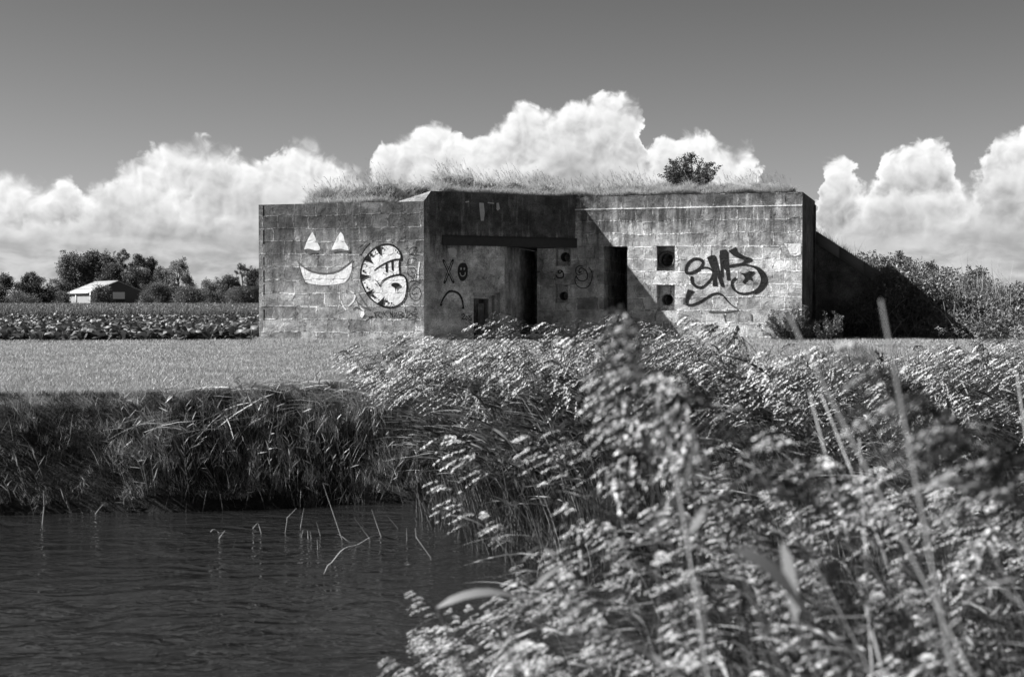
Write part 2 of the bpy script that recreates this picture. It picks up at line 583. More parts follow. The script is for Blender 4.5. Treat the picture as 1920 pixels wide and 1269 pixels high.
M['black_front'] = concrete('black_paint_on_front', True, 0.2, 0.3, 0.0, paint=0.014, paint_keep=0.97, zj=3.0, s0=0.3)
M['black_pour'] = concrete('black_paint_on_poured', False, 0.2, 0.3, 0.0, paint=0.02, paint_keep=0.93)
M['white_pour'] = concrete('white_paint_on_poured', False, 0.2, 0.3, 0.0, paint=0.6, paint_keep=0.7)
M['steel'] = plain_mat('rusted_steel', 0.035, 0.6, 0.4, 12, 0.2, 0.3)
M['iron'] = plain_mat('pipe_iron', 0.05, 0.7, 0.4, 20, 0.3)
M['dark'] = plain_mat('inside_dark', 0.03, 0.95, 0.2, 5, 0.1)
M['soil'] = plain_mat('soil', 0.05, 0.95, 0.4, 5, 0.8)

# ------------------------------------------------------------------ measuring: a pixel of the photograph as a ray

def ray(px, py):
    return np.array([(px - CX) / FPX, 1.0, (HY - py) / FPX])


def at(px, py, d):
    r_ = ray(px, py)
    return np.array([r_[0] * d, d, CAMH + r_[2] * d])


def on_z(px, py, z=0.0):
    r_ = ray(px, py)
    d = (z - CAMH) / r_[2]
    return np.array([r_[0] * d, d, z])


class Wall:
    def __init__(s, a, b):
        s.o = np.array(a, float)
        v = np.array(b, float) - s.o
        s.L = np.linalg.norm(v)
        s.u = v / s.L
        s.n = np.array([s.u[1], -s.u[0]])      # outward (towards the camera when a is on the left)

    def P(s, q, z, off=0.0):
        xy = s.o + s.u * q + s.n * off
        return (xy[0], xy[1], z)

    def sz(s, px, py):
        r_ = ray(px, py)
        # o + u q = d * (rx, 1)
        A_ = np.array([[s.u[0], -r_[0]], [s.u[1], -1.0]])
        q, d = np.linalg.solve(A_, -s.o)
        return q, CAMH + r_[2] * d


# ------------------------------------------------------------------ terrain
U = np.array([math.cos(R(-17)), math.sin(R(-17))])
PERP = np.array([-U[1], U[0]])
A2 = np.array([-1.93, 31.2])
D2 = A2 - 4.0 * U
B2 = A2 + 3.84 * np.array([math.cos(R(28)), math.sin(R(28))])
C2 = B2 + 5.18 * U
E2 = C2 + 3.13 * PERP            # back corner of the end wall
F2 = D2 + 3.6 * PERP             # back corner behind the wing
G2 = E2 + 1.76 * U               # end of the sloping wall
ROOF, WING = 3.30, 3.07
WATER = -1.0

bank_top = np.array([(-60, 4.0), (-30, 9.0), (-12, 12.6), (-4.8, 13.25), (-3.1, 13.35), (-1.73, 14.7), (2, 16.0), (8, 18.0), (20, 21.5), (60, 30)])
bank_wat = np.array([(-60, 3.2), (-30, 8.1), (-12, 11.7), (-4.5, 12.45), (-2.5, 12.85), (-0.8, 13.4), (2, 14.8), (8, 16.7), (20, 20.2), (60, 28.6)])
near_wat = np.array([(-60, -8.0), (-12, 2.2), (-2, 4.2), (0, 4.9), (1.0, 6.5), (3, 8.2), (8, 10.0), (20, 12), (60, 21)])


def lin(tab, x):
    return np.interp(x, tab[:, 0], tab[:, 1])


def sstep(a, b, x):
    t = np.clip((x - a) / (b - a), 0, 1)
    return t * t * (3 - 2 * t)


def mound(x, y):
    crest = np.interp(x, [6.9, 7.6, 9.0, 10.5, 12.5, 15, 18], [2.75, 2.45, 1.65, 1.30, 0.85, 0.35, 0.0])
    foot = np.interp(x, [7.3, 9.0, 9.6, 11.0, 14, 18], [34.6, 34.1, 32.3, 30.6, 31.0, 33])
    f = sstep(0, 1, (y - foot) / (36.2 - foot)) ** 0.8
    bck = 1 - sstep(39, 46, y)
    # behind the bunker the earth is heaped against the back wall
    w = sstep(-5.0, -3.5, x) * (1 - sstep(6.5, 7.2, x))
    yb = np.interp(x, [D2[0], F2[0], E2[0]], [36.4, F2[1] + 0.05, E2[1] + 0.05])
    beh = 2.7 * w * sstep(0, 0.02, y - yb) * (1 - sstep(39, 46, y))
    right = crest * f * bck * sstep(6.95, 7.1, x)
    # only behind the sloping wall's line while that wall stands there
    line = E2[1] + (x - E2[0]) * U[1] / U[0]
    right = np.where((x < G2[0]) & (y < line + 0.1), 0.0, right)
    return np.maximum(beh, right)


def ground_z(x, y):
    x = np.asarray(x, float)
    y = np.asarray(y, float)
    yt, yw, yn = lin(bank_top, x), lin(bank_wat, x), lin(near_wat, x)
    t = (y - yw) / (yt - yw)
    t = t + 0.18 * vnoise(x, y, 3, 3, 1.3)
    z = np.where(t > 1, 0.0, WATER + (0 - WATER) * sstep(-0.15, 1.0, t) ** 0.8)
    z = np.where(t < 0, WATER - 0.5 * np.clip(-t, 0, 1) ** 0.7, z)
    nz = WATER - 0.5 + sstep(0, 1, (yn + 1.0 - y) / 2.2) * 0.95
    z = np.where(y < (yw + yn) / 2, nz, z)
    flat = (t > 1) & (y > yw)
    z = z + np.where(flat, 0.02 * vnoise(x, y, 5, 3, 0.5) * np.clip((y - yt) / 2, 0, 1), 0.035 * vnoise(x, y, 6, 3, 2.5))
    return z + np.where(flat, mound(x, y) * (1 + 0.06 * vnoise(x, y, 8, 3, 0.8)), 0)


xs = np.unique(np.concatenate([-np.geomspace(14, 3000, 26), np.arange(-14, 20, 0.2), np.geomspace(20, 3000, 26)]))
ys = np.unique(np.concatenate([-np.geomspace(2, 400, 10), np.arange(-2, 12, 0.5), np.arange(12, 20, 0.12), np.arange(20, 46, 0.25), np.geomspace(46, 4500, 34)]))
GX, GY = np.meshgrid(xs, ys)
GZ = ground_z(GX, GY)
nx, ny = len(xs), len(ys)
idx = np.arange(nx * ny).reshape(ny, nx)
GQ = np.stack([idx[:-1, :-1], idx[:-1, 1:], idx[1:, 1:], idx[1:, :-1]], -1).reshape(-1, 4)


def ground_mat():
    m = bpy.data.materials.new('ground')
    m.use_nodes = True
    t = NT(m.node_tree)
    p = t.n['Principled BSDF']
    g = t.add('ShaderNodeNewGeometry')
    pos = g.outputs['Position']
    z = t.sep(pos)[2]
    y = t.sep(pos)[1]
    n = t.noise(pos, 1.2, 6, 0.65)
    n2 = t.noise(pos, 24, 5, 0.7)
    grass = t.m('MULTIPLY', t.ss(n2, 0.25, 0.75, 0.6, 1.3), t.ss(n, 0.3, 0.7, 0.08, 0.14))
    earth = t.m('MULTIPLY', t.ss(n2, 0.25, 0.75, 0.5, 1.3), 0.03)
    f = t.ss(z, -0.14, -0.02)
    c = t.mix(f, earth, grass)
    c = t.mix(t.ss(z, 0.15, 0.4), c, t.m('MULTIPLY', t.ss(n2, 0.25, 0.75, 0.5, 1.3), 0.05))
    c = t.mix(t.ss(y, 60, 70), c, t.m('MULTIPLY', n, 0.16))
    t.l.new(t.comb(c, c, c), p.inputs['Base Color'])
    p.inputs['Roughness'].default_value = 1.0
    p.inputs['Specular IOR Level'].default_value = 0.05
    b = t.add('ShaderNodeBump')
    b.inputs['Distance'].default_value = 0.04
    t.l.new(t.m('ADD', n, n2), b.inputs['Height'])
    t.l.new(b.outputs[0], p.inputs['Normal'])
    return m


g_o = obj('ground', np.stack([GX, GY, GZ], -1).reshape(-1, 3), GQ, ground_mat(), smooth=True)
tag(g_o, kind='structure')


def water_mat():
    m = bpy.data.materials.new('water')
    m.use_nodes = True
    t = NT(m.node_tree)
    p = t.n['Principled BSDF']
    g = t.add('ShaderNodeNewGeometry')
    pos = g.outputs['Position']
    p.inputs['Base Color'].default_value = (0.011, 0.011, 0.011, 1)
    p.inputs['Roughness'].default_value = 0.03
    p.inputs['IOR'].default_value = 1.6
    p.inputs['Specular IOR Level'].default_value = 0.75
    rot = t.add('ShaderNodeMapping')
    rot.inputs['Rotation'].default_value = (0, 0, R(-20))
    rot.inputs['Scale'].default_value = (1.0, 1.5, 1)
    t.l.new(pos, rot.inputs[0])
    a = t.noise(rot.outputs[0], 1.7, 2, 0.4, 0.8)
    rot2 = t.add('ShaderNodeMapping')
    rot2.inputs['Rotation'].default_value = (0, 0, R(12))
    rot2.inputs['Scale'].default_value = (1.0, 1.3, 1)
    t.l.new(pos, rot2.inputs[0])
    b_ = t.noise(rot2.outputs[0], 6.0, 2, 0.5, 0.8)
    ridge = lambda n_: t.m('SUBTRACT', 1.0, t.m('ABSOLUTE', t.m('SUBTRACT', t.m('MULTIPLY', n_, 2.0), 1.0)))
    calm = t.ss(t.noise(pos, 0.35, 2), 0.35, 0.65, 0.45, 1.0)
    h = t.m('ADD', t.m('MULTIPLY', ridge(a), 0.13), t.m('MULTIPLY', ridge(b_), 0.040))
    h = t.m('MULTIPLY', t.m('MULTIPLY', h, calm), 0.50)
    b = t.add('ShaderNodeBump')
    b.inputs['Distance'].default_value = 1.0
    b.inputs['Strength'].default_value = 1.0
    t.l.new(h, b.inputs['Height'])
    t.l.new(b.outputs[0], p.inputs['Normal'])
    return m


wt = obj('water', [(-90, -30, WATER), (90, -30, WATER), (90, 40, WATER), (-90, 40, WATER)], [[0, 1, 2, 3]], water_mat())
tag(wt, kind='structure')

# ------------------------------------------------------------------ the bunker
bunker = empty('bunker', (0, 33, 0))
tag(bunker, 'large graffiti-covered concrete bunker with overgrown flat roof standing on the mown lawn', 'bunker')
BINV = np.array([0, 33.0, 0])
wW, wM, wR, wE, wS = Wall(D2, A2), Wall(A2, B2), Wall(B2, C2), Wall(C2, E2), Wall(E2, G2)


def bpart(name, V, F, mat, smooth=False, uv=None, parent=None, label=None):
    o = obj(name, np.asarray(V, float) - BINV, F, mat, parent or bunker, smooth, uv)
    if label: o['label'] = label
    return o


class WB:
    """wall builder: vertices with UV in wall metres"""
    def __init__(s, w):
        s.w, s.V, s.UV, s.F = w, [], [], []

    def poly(s, pts, off=0.0, uvp=None):
        k = len(s.V)
        for i, p in enumerate(pts):
            q, z = p[0], p[1]
            o_ = p[2] if len(p) > 2 else off
            s.V.append(s.w.P(q, z, o_))
            s.UV.append(uvp[i] if uvp else (q, z))
        s.F.append(list(range(k, k + len(pts))))

    def holed(s, q0, q1, z0, z1, holes=(), off=0.0, step=None):
        qs = sorted(set([q0, q1] + [h[0] for h in holes] + [h[1] for h in holes]))
        zs = sorted(set([z0, z1] + [h[2] for h in holes] + [h[3] for h in holes]))
        for i in range(len(qs) - 1):
            for j in range(len(zs) - 1):
                a, b, c, d = qs[i], qs[i + 1], zs[j], zs[j + 1]
                mq, mz = (a + b) / 2, (c + d) / 2
                if any(h[0] < mq < h[1] and h[2] < mz < h[3] for h in holes):
                    continue
                s.poly([(a, c), (b, c), (b, d), (a, d)], off)

    def reveal(s, q0, q1, z0, z1, o0, o1, bottom=True):
        """sides of an opening from depth o0 back to depth o1"""
        f = lambda pts, uv: s.poly(pts, 0, uv)
        d = abs(o1 - o0)
        f([(q0, z0, o0), (q0, z0, o1), (q0, z1, o1), (q0, z1, o0)], [(q0, z0), (q0 + d, z0), (q0 + d, z1), (q0, z1)])
        f([(q1, z0, o1), (q1, z0, o0), (q1, z1, o0), (q1, z1, o1)], [(q1 + d, z0), (q1, z0), (q1, z1), (q1 + d, z1)])
        f([(q0, z1, o0), (q0, z1, o1), (q1, z1, o1), (q1, z1, o0)], [(q0, z1), (q0, z1 + d), (q1, z1 + d), (q1, z1)])
        if bottom:
            f([(q0, z0, o1), (q0, z0, o0), (q1, z0, o0), (q1, z0, o1)], [(q0, z0 - d), (q0, z0), (q1, z0), (q1, z0 - d)])

    def done(s, name, mat, **kw):
        return bpart(name, s.V, s.F, mat, uv=s.UV, **kw)


def rect(w, x0, y0, x1, y1):
    a, b = w.sz(x0, y1), w.sz(x1, y0)
    return (a[0], b[0], a[1], b[1])


# wing wall, with the column of slots near its outer corner
slots = []
for y0, y1 in ((386, 406), (432, 458), (482, 497), (507, 529), (533, 553), (580, 600)):
    q0, q1, z0, z1 = rect(wW, 494.0, y0, 496.6, y1)
    slots.append((q0, q1, z0, z1))
b = WB(wW)
b.holed(0, wW.L, -0.5, WING, slots)
for h in slots:
    b.reveal(*h, 0.0, -0.18)
    b.poly([(h[0], h[2]), (h[1], h[2]), (h[1], h[3]), (h[0], h[3])], -0.18)
b.done('wing_wall', M['blocks'])
# back and outer side of the wing, wing roof
wl, wb_ = Wall(F2, D2), Wall(E2, F2)
b = WB(wl); b.holed(0, wl.L, -0.5, WING); b.done('side_wall', M['blocks'])
b = WB(wb_); b.holed(0, wb_.L, -0.5, WING); b.done('rear_wall', M['blocks'])

# recessed wall M
lin_q0, lin_z1 = wM.sz(829, 441)
_, lin_z0 = wM.sz(829, 460)
pass_q0 = wM.sz(946, 500)[0]
door_l = rect(wM, 888, 549, 938, 660)
door_l = (door_l[0], door_l[1], 0.0, door_l[3])
pz0, pz1 = 0.14, lin_z0
b = WB(wM)
b.holed(0, wM.L, -0.5, WING, [(pass_q0, wM.L, -0.5, pz1), (door_l[0], door_l[1], -0.5, door_l[3])])
b.poly([(0, WING), (wM.L, WING), (wM.L, ROOF), (0.17, ROOF)])
# stepped little doorway with frames going inward
q0, q1, z0, z1 = door_l
o0 = 0.0
for k, (ins, dp) in enumerate(((0.0, 0.12), (0.06, 0.14), (0.07, 0.5))):
    if k:
        nq0, nq1, nz1 = q0 + (0.0 if k == 1 else 0.0), q1 - ins * 1.25, z1 - ins
        b.poly([(nq1, z0), (q1, z0), (q1, z1), (nq1, z1)], o0)
        b.poly([(nq0, nz1), (nq1, nz1), (nq1, z1), (nq0, z1)], o0)
        q0, q1, z1 = nq0, nq1, nz1
    b.reveal(q0, q1, -0.3, z1, o0, o0 - dp, False)
    o0 -= dp
b.poly([(q0, -0.3), (q1, -0.3), (q1, z1), (q0, z1)], o0)
b.done('recessed_wall', M['poured'])
# planks standing in the little doorway
pl = WB(wM)
for k in range(2):
    a0 = q0 + 0.02 + k * (q1 - q0) * 0.5
    a1 = a0 + (q1 - q0) * 0.30
    pl.poly([(a0, -0.1), (a1, -0.1), (a1, z1 - 0.05 - 0.06 * k), (a0, z1 - 0.05 - 0.06 * k)], -0.33)
    pl.reveal(a0, a1, -0.1, z1 - 0.05 - 0.06 * k, -0.33, -0.36, False)
pl.done('door_board', M['dark_conc'])

# passage: side wall flares inward, floor, ceiling, back
pj = np.array(wM.P(pass_q0, 0))[:2]
pill = wR.sz(1007, 540)[0]
pr = np.array(wR.P(pill, 0))[:2]
jb = pj + np.array([0.55, 2.1])
jb2 = jb + np.array([0.45, 2.6])
prb = pr + PERP * 3.6
V = []
UVv = []
F = []
def quadz(a, b_, za, zb, u0=0.0):
    k = len(V)
    L_ = np.linalg.norm(np.array(b_) - np.array(a))
    V.extend([(a[0], a[1], za), (b_[0], b_[1], za), (b_[0], b_[1], zb), (a[0], a[1], zb)])
    UVv.extend([(u0, za), (u0 + L_, za), (u0 + L_, zb), (u0, zb)])
    F.append([k, k + 1, k + 2, k + 3])
jm = pj + np.array([0.10, 0.30])
quadz(pj, jm, -0.2, pz1)
quadz(jm, jb, -0.2, pz1, 0.3)
quadz(jb, jb2, -0.2, pz1, 2)
quadz(jb2, prb, -0.2, pz1, 4)
quadz(prb, pr, -0.2, pz1, 6)
bpart('passage', V, F, M['poured'], uv=UVv)
# an open doorway further inside and its dark end
mb = WB(wR)
k_ = len(mb.V)
fl = [pj, jm, jb, jb2, prb, pr, B2 + PERP * 0.0]
mb.V = [(p_[0], p_[1], pz0) for p_ in fl] + [(p_[0], p_[1], pz1 + 0.004) for p_ in fl]
mb.UV = [(p_[0], p_[1]) for p_ in fl] * 2
mb.F = [list(range(7)), list(range(13, 6, -1))]
mb.done('passage_floor', M['poured'])
# front step under the passage
st = WB(wM)
st.poly([(pass_q0, -0.4), (wM.L, -0.4), (wM.L, pz0), (pass_q0, pz0)])
st.done('threshold', M['poured'])

# front wall R from the pillar to the corner
door_r = rect(wR, 1132, 462, 1176, 700)
door_r = (door_r[0], door_r[1], 0.0, door_r[3])
e1 = rect(wR, 1231, 461, 1265, 508)
e2 = rect(wR, 1231, 534, 1265, 582)
e3 = rect(wR, 1041, 466, 1070, 499)
e4 = rect(wR, 1041, 534, 1065, 568)
BAND = 3.0
b = WB(wR)
holes = [(door_r[0], door_r[1], -0.5, door_r[3]), e1, e2, e3, e4]
b.holed(pill, wR.L, -0.5, BAND, holes)
b.poly([(0.0, BAND, 0.0), (wR.L, BAND, 0.0), (wR.L, BAND, -0.045), (0.0, BAND, -0.045)], 0, [(0, 0.5), (wR.L, 0.5), (wR.L, 0.55), (0, 0.55)])
b.reveal(door_r[0], door_r[1], -0.2, door_r[3], 0.0, -2.6, False)
b.poly([(door_r[0], -0.2), (door_r[1], -0.2), (door_r[1], door_r[3]), (door_r[0], door_r[3])], -2.6)
b.poly([(door_r[0], 0.03, -2.6), (door_r[1], 0.03, -2.6), (door_r[1], 0.03, 0), (door_r[0], 0.03, 0)], 0, [(0, 0.2), (1, 0.2), (1, 1), (0, 1)])
for h in (e1, e2, e3, e4):
    b.reveal(*h, 0.0, -0.20)
b.done('front_wall', M['blocks2'])
b = WB(wR)
b.poly([(-0.15, BAND), (wR.L, BAND), (wR.L, ROOF), (-0.15, ROOF)], -0.045)
b.done('roof_band', M['blocks2'])


M['pale_strip'] = concrete('pale_edge_strip', False, 0.62, 0.80, 0.1, zt=(0.5, 9))  # thin added strip, paler than the walls, at the foot of the roof band
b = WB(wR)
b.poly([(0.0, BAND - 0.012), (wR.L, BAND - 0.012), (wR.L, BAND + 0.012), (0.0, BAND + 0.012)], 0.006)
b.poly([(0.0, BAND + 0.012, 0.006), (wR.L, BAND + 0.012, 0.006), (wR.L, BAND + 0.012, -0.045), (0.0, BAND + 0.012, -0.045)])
b.done('ledge', M['pale_strip'])


def port(h, r_, cx, cz, ring, proud=0.05):
    """back plate of an embrasure with a round opening, an iron ring and a dark bore"""
    q0, q1, z0, z1 = h
    cq, cz_ = q0 + (q1 - q0) * cx, z0 + (z1 - z0) * cz
    N = 24
    w = wR
    V, UVs, F = [], [], []
    D = -0.20
    for i in range(N):
        a = 2 * math.pi * i / N
        c_, s_ = math.cos(a), math.sin(a)
        # point on the rectangle in that direction
        tx = ((q1 - cq) if c_ > 0 else (cq - q0)) / max(abs(c_), 1e-6)
        tz = ((z1 - cz_) if s_ > 0 else (cz_ - z0)) / max(abs(s_), 1e-6)
        tt = min(tx, tz)
        for rr, o_ in ((tt, D), (r_, D), (r_ * 0.96, D - 0.9)):
            V.append(w.P(cq + c_ * rr, cz_ + s_ * rr, o_))
            UVs.append((cq + c_ * rr, cz_ + s_ * rr))
    # corner vertices so that the plate closes
    for i in range(N):
        j = (i + 1) % N
        F.append([3 * i, 3 * j, 3 * j + 1, 3 * i + 1])
        F.append([3 * i + 1, 3 * j + 1, 3 * j + 2, 3 * i + 2])
    F.append([3 * i + 2 for i in range(N)])
    for (q, z) in ((q0, z0), (q1, z0), (q1, z1), (q0, z1)):
        a = math.atan2(z - cz_, q - cq) % (2 * math.pi)
        i = int(a / (2 * math.pi) * N)
        k = len(V)
        V.append(w.P(q, z, D)); UVs.append((q, z))
        F.append([3 * (i % N), k, 3 * ((i + 1) % N)])
    pt = bpart('embrasure', V, F, M['blocks2'], uv=UVs)
    # ring
    mbb = MB()
    prof = ((r_ * 0.98, D - 0.3), (r_ * 0.98, D + proud), (r_ * ring, D + proud), (r_ * ring, D - 0.01))
    VV = []
    for i in range(N):
        a = 2 * math.pi * i / N
        for rr, o_ in prof:
            VV.append(np.array(w.P(cq + math.cos(a) * rr, cz_ + math.sin(a) * rr, o_)) - BINV)
    Q = []
    for i in range(N):
        j = (i + 1) % N
        for k in range(3):
            Q.append((4 * i + k, 4 * j + k, 4 * j + k + 1, 4 * i + k + 1))
    mbb.add(VV, Q)
    o = mbb.build('pipe_ring', M['iron'], pt)


port(e1, 0.155, 0.50, 0.45, 1.32, 0.09)
port(e2, 0.125, 0.52, 0.42, 1.02, 0.01)
port(e3, 0.10, 0.52, 0.52, 1.10, 0.02)
port(e4, 0.09, 0.52, 0.38, 1.12, 0.02)

# end wall
b = WB(wE)
b.holed(0, wE.L, -0.5, BAND)
b.holed(0.045, wE.L, BAND, ROOF)
b.poly([(wE.L - 0.35, -0.5), (wE.L, -0.5), (wE.L, ROOF - 0.10), (wE.L - 0.35, ROOF - 0.10)], 0.03)
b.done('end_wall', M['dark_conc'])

# roof slabs
def flat(name, pts, z, mat):
    k = len(pts)
    bpart(name, [(p_[0], p_[1], z) for p_ in pts], [list(range(k))], mat, uv=[(p_[0], p_[1] - 31) for p_ in pts])
am = np.array(wM.P(0.17, 0))[:2]
Bb, Cb = np.array(wR.P(-0.02, 0, -0.045))[:2], np.array(wR.P(wR.L, 0, -0.045))[:2]
flat('roof_slab', [am, np.array(wM.P(wM.L - 0.03, 0))[:2], Bb, Cb, E2, am + 4.2 * PERP], ROOF, M['slab'])
flat('wing_roof', [D2, A2, A2 + 3.4 * PERP, F2], WING, M['slab'])
# curved upstand joining wing roof to main roof
prof = []
NP = 8
wq = 0.62
for i in range(NP + 1):
    t_ = i / NP
    prof.append((t_, WING + 0.002 + (ROOF - WING) * (t_ ** 2.0)))
V, F, UVs = [], [], []
edge = [A2 - U * wq, A2, am]
for i, (t_, z) in enumerate(prof):
    # front edge: along the wing's top edge to A, then up along the chamfer
    f0 = (A2 - U * wq) * (1 - t_) + am * t_
    lim = WING + 0.002 + (ROOF - WING) * max(0, (t_ - 0.78) / 0.22)
    g0 = f0 + PERP * 3.3
    V.append((f0[0], f0[1], z)); V.append((g0[0], g0[1], z))
    UVs += [(t_, 0.2), (t_, 3.4)]
    if i:
        k = 2 * i
        F.append([k - 2, k, k + 1, k - 1])
# skirt closing the front of the curve
for i, (t_, z) in enumerate(prof):
    f0 = (A2 - U * wq) * (1 - t_) + am * t_
    V.append((f0[0], f0[1], z)); UVs.append((t_, z))
    V.append((f0[0], f0[1] , WING - 0.02)); UVs.append((t_, WING))
    if i:
        k = 2 * (NP + 1) + 2 * i
        F.append([k - 2, k - 1, k + 1, k])
bpart('roof_upstand', V, F, M['slab'], uv=UVs, smooth=True)
# small triangle between the upstand skirt and corner A
V = [(A2[0], A2[1], WING), (am[0], am[1], ROOF), tuple((A2 - U * wq)) + (WING,)]
V[2] = ((A2 - U * wq)[0], (A2 - U * wq)[1], WING)
bpart('corner_fillet', V, [[0, 1, 2]], M['slab'], uv=[(0.7, 3.0), (0.9, 3.3), (0.1, 3.0)])

# lintel: dark steel beam over the opening
lm = WB(wM)
lq1 = wM.L + 0.04
lm.poly([(lin_q0, lin_z0), (lq1, lin_z0), (lq1, lin_z1), (lin_q0, lin_z1)], 0.035)
lm.poly([(lin_q0, lin_z1 - 0.03, 0.035), (lq1, lin_z1 - 0.03, 0.035), (lq1, lin_z1 - 0.03, 0.06), (lin_q0, lin_z1 - 0.03, 0.06)])
for z in (lin_z0 - 0.001, lin_z1 + 0.001):
    lm.poly([(lin_q0, z, -0.5), (lq1, z, -0.5), (lq1, z, 0.035), (lin_q0, z, 0.035)])
for q in (lin_q0, lq1):
    lm.poly([(q, lin_z0, -0.5), (q, lin_z0, 0.035), (q, lin_z1, 0.035), (q, lin_z1, -0.5)])
lm.done('lintel_beam', M['steel'])

# sloping wall with coping, right of the end wall
zs0 = 2.60; zs1 = 1.42
b = WB(wS)
b.poly([(0, -0.5), (wS.L, -0.5), (wS.L, zs1 - 0.28), (0, zs0 - 0.28)])
b.poly([(wS.L, -0.5, 0), (wS.L, -0.5, -0.3), (wS.L, zs1 - 0.28, -0.3), (wS.L, zs1 - 0.28, 0)])
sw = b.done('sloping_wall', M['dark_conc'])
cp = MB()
for k in range(3):
    a0, a1 = k / 3 * wS.L + (0.004 if k else 0), (k + 1) / 3 * wS.L - 0.004
    za, zb = zs0 + (zs1 - zs0) * a0 / wS.L, zs0 + (zs1 - zs0) * a1 / wS.L
    off = 0.05 - 0.012 * (k % 2)
    V = [wS.P(a0, za - 0.30, off), wS.P(a1, zb - 0.30, off), wS.P(a1, zb, off), wS.P(a0, za, off),
         wS.P(a0, za - 0.30, -0.3), wS.P(a1, zb - 0.30, -0.3), wS.P(a1, zb, -0.3), wS.P(a0, za, -0.3)]
    cp.add(np.array(V) - BINV, [(0, 1, 2, 3), (3, 2, 6, 7), (0, 4, 5, 1), (1, 5, 6, 2), (0, 3, 7, 4)])
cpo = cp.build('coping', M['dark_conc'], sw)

# ------------------------------------------------------------------ graffiti: strokes laid on the walls

def cr(pts, n=7):
    """smooth curve through the points"""
    p = [np.array(q, float) for q in pts]
    if len(p) < 3:
        return p
    p = [2 * p[0] - p[1]] + p + [2 * p[-1] - p[-2]]
    out = []
    for i in range(1, len(p) - 2):
        for k in range(n):
            t = k / n
            a, b_, c, d = p[i - 1], p[i], p[i + 1], p[i + 2]
            out.append(0.5 * (2 * b_ + (c - a) * t + (2 * a - 5 * b_ + 4 * c - d) * t * t + (3 * b_ - a - 3 * c + d) * t ** 3))
    out.append(p[-2])
    return out


class Paint:
    def __init__(s, wall, ox, oy, k, off=0.004):
        s.w, s.ox, s.oy, s.k, s.off = wall, ox, oy, k, off
        s.V, s.UV, s.F = [], [], []
        s.lift = 0.0

    def pt(s, x, y):
        return s.w.sz(s.ox + x / s.k, s.oy + y / s.k)

    def emit(s, P, faces):
        base = len(s.V)
        o_ = s.off + s.lift
        for q, z in P:
            s.V.append(s.w.P(q, z, o_)); s.UV.append((q, z))
        for f in faces:
            s.F.append([i + base for i in f])
        s.lift += 0.0002

    def line(s, pts, w0, w1=None, smooth=True):
        w1 = w0 if w1 is None else w1
        if not smooth and len(pts) > 2:
            for a_, b_ in zip(pts[:-1], pts[1:]):
                s.line([a_, b_], w0, w1, False)
            return
        c = cr(pts) if smooth else [np.array(q, float) for q in pts]
        c = np.array([s.pt(*q) for q in c])
        wpx = 31.5 / FPX / s.k
        n = len(c)
        tan = np.gradient(c, axis=0)
        tan = tan / (np.linalg.norm(tan, axis=1, keepdims=True) + 1e-9)
        nor = np.stack([-tan[:, 1], tan[:, 0]], 1)
        ws = np.interp(np.linspace(0, 1, n), [0, 1], [w0, w1]) * wpx / 2
        ws = ws * (1 + 0.10 * np.sin(np.arange(n) * 1.7 + w0))
        P, F = [], []
        for i in range(n):
            P += [c[i] + nor[i] * ws[i], c[i] - nor[i] * ws[i]]
            if i:
                F.append((2 * i - 2, 2 * i - 1, 2 * i + 1, 2 * i))
        s.emit(P, F)
        for e, ang in ((0, np.pi / 2), (n - 1, -np.pi / 2)):
            a0 = math.atan2(tan[e][1], tan[e][0]) + ang
            cap = [c[e] + ws[e] * np.array([math.cos(a0 + math.pi * k / 6), math.sin(a0 + math.pi * k / 6)]) for k in range(7)]
            s.emit(cap, [tuple(range(7))])

    def fill(s, pts, smooth=False):
        c = cr(pts, 5) if smooth else pts
        c = [s.pt(*q) for q in c]
        tri = tessellate_polygon([[Vector((a, b_, 0)) for a, b_ in c]])
        s.emit(c, [tuple(t_) for t_ in tri])

    def dot(s, x, y, r_, ry=None):
        ry = ry or r_
        c = [s.pt(x + r_ * math.cos(a * math.pi / 8), y + ry * math.sin(a * math.pi / 8)) for a in range(16)]
        s.emit(c, [tuple(range(16))])

    def done(s, name, mat, label):
        return bpart(name, s.V, s.F, mat, uv=s.UV, label=label)


# grinning face: two triangle eyes and a broad mouth (crop 480,330 x3.845)
K1 = (480, 330, 3.845)
p = Paint(wW, *K1)
p.fill([(410, 405), (428, 440), (445, 480), (465, 525), (440, 540), (405, 530), (375, 525), (350, 530), (362, 490), (385, 440)], True)
p.fill([(612, 405), (632, 430), (645, 480), (675, 530), (650, 535), (610, 525), (575, 530), (550, 530), (565, 490), (590, 435)], True)
p.fill([(318, 645), (370, 680), (430, 700), (500, 705), (570, 698), (630, 670), (695, 618), (690, 680), (672, 735), (640, 770), (560, 785), (480, 788), (400, 778), (358, 765), (335, 710)], False)
p.done('graffiti_face_fill', M['white_wing'], 'white painted triangle eyes and wide grinning mouth')
p = Paint(wW, *K1, off=0.007)
p.line([(312, 628), (345, 655), (400, 688), (470, 703), (540, 702), (600, 684), (650, 650), (698, 612)], 13)
p.line([(312, 630), (325, 690), (345, 745), (358, 772)], 6)
p.line([(700, 612), (697, 670), (680, 730)], 5)
p.line([(385, 560), (410, 548), (440, 552)], 18)
p.line([(560, 545), (620, 540), (680, 545)], 12)
p.done('graffiti_face_outline', M['grey_wing'], 'thin dark outline around the grinning mouth')

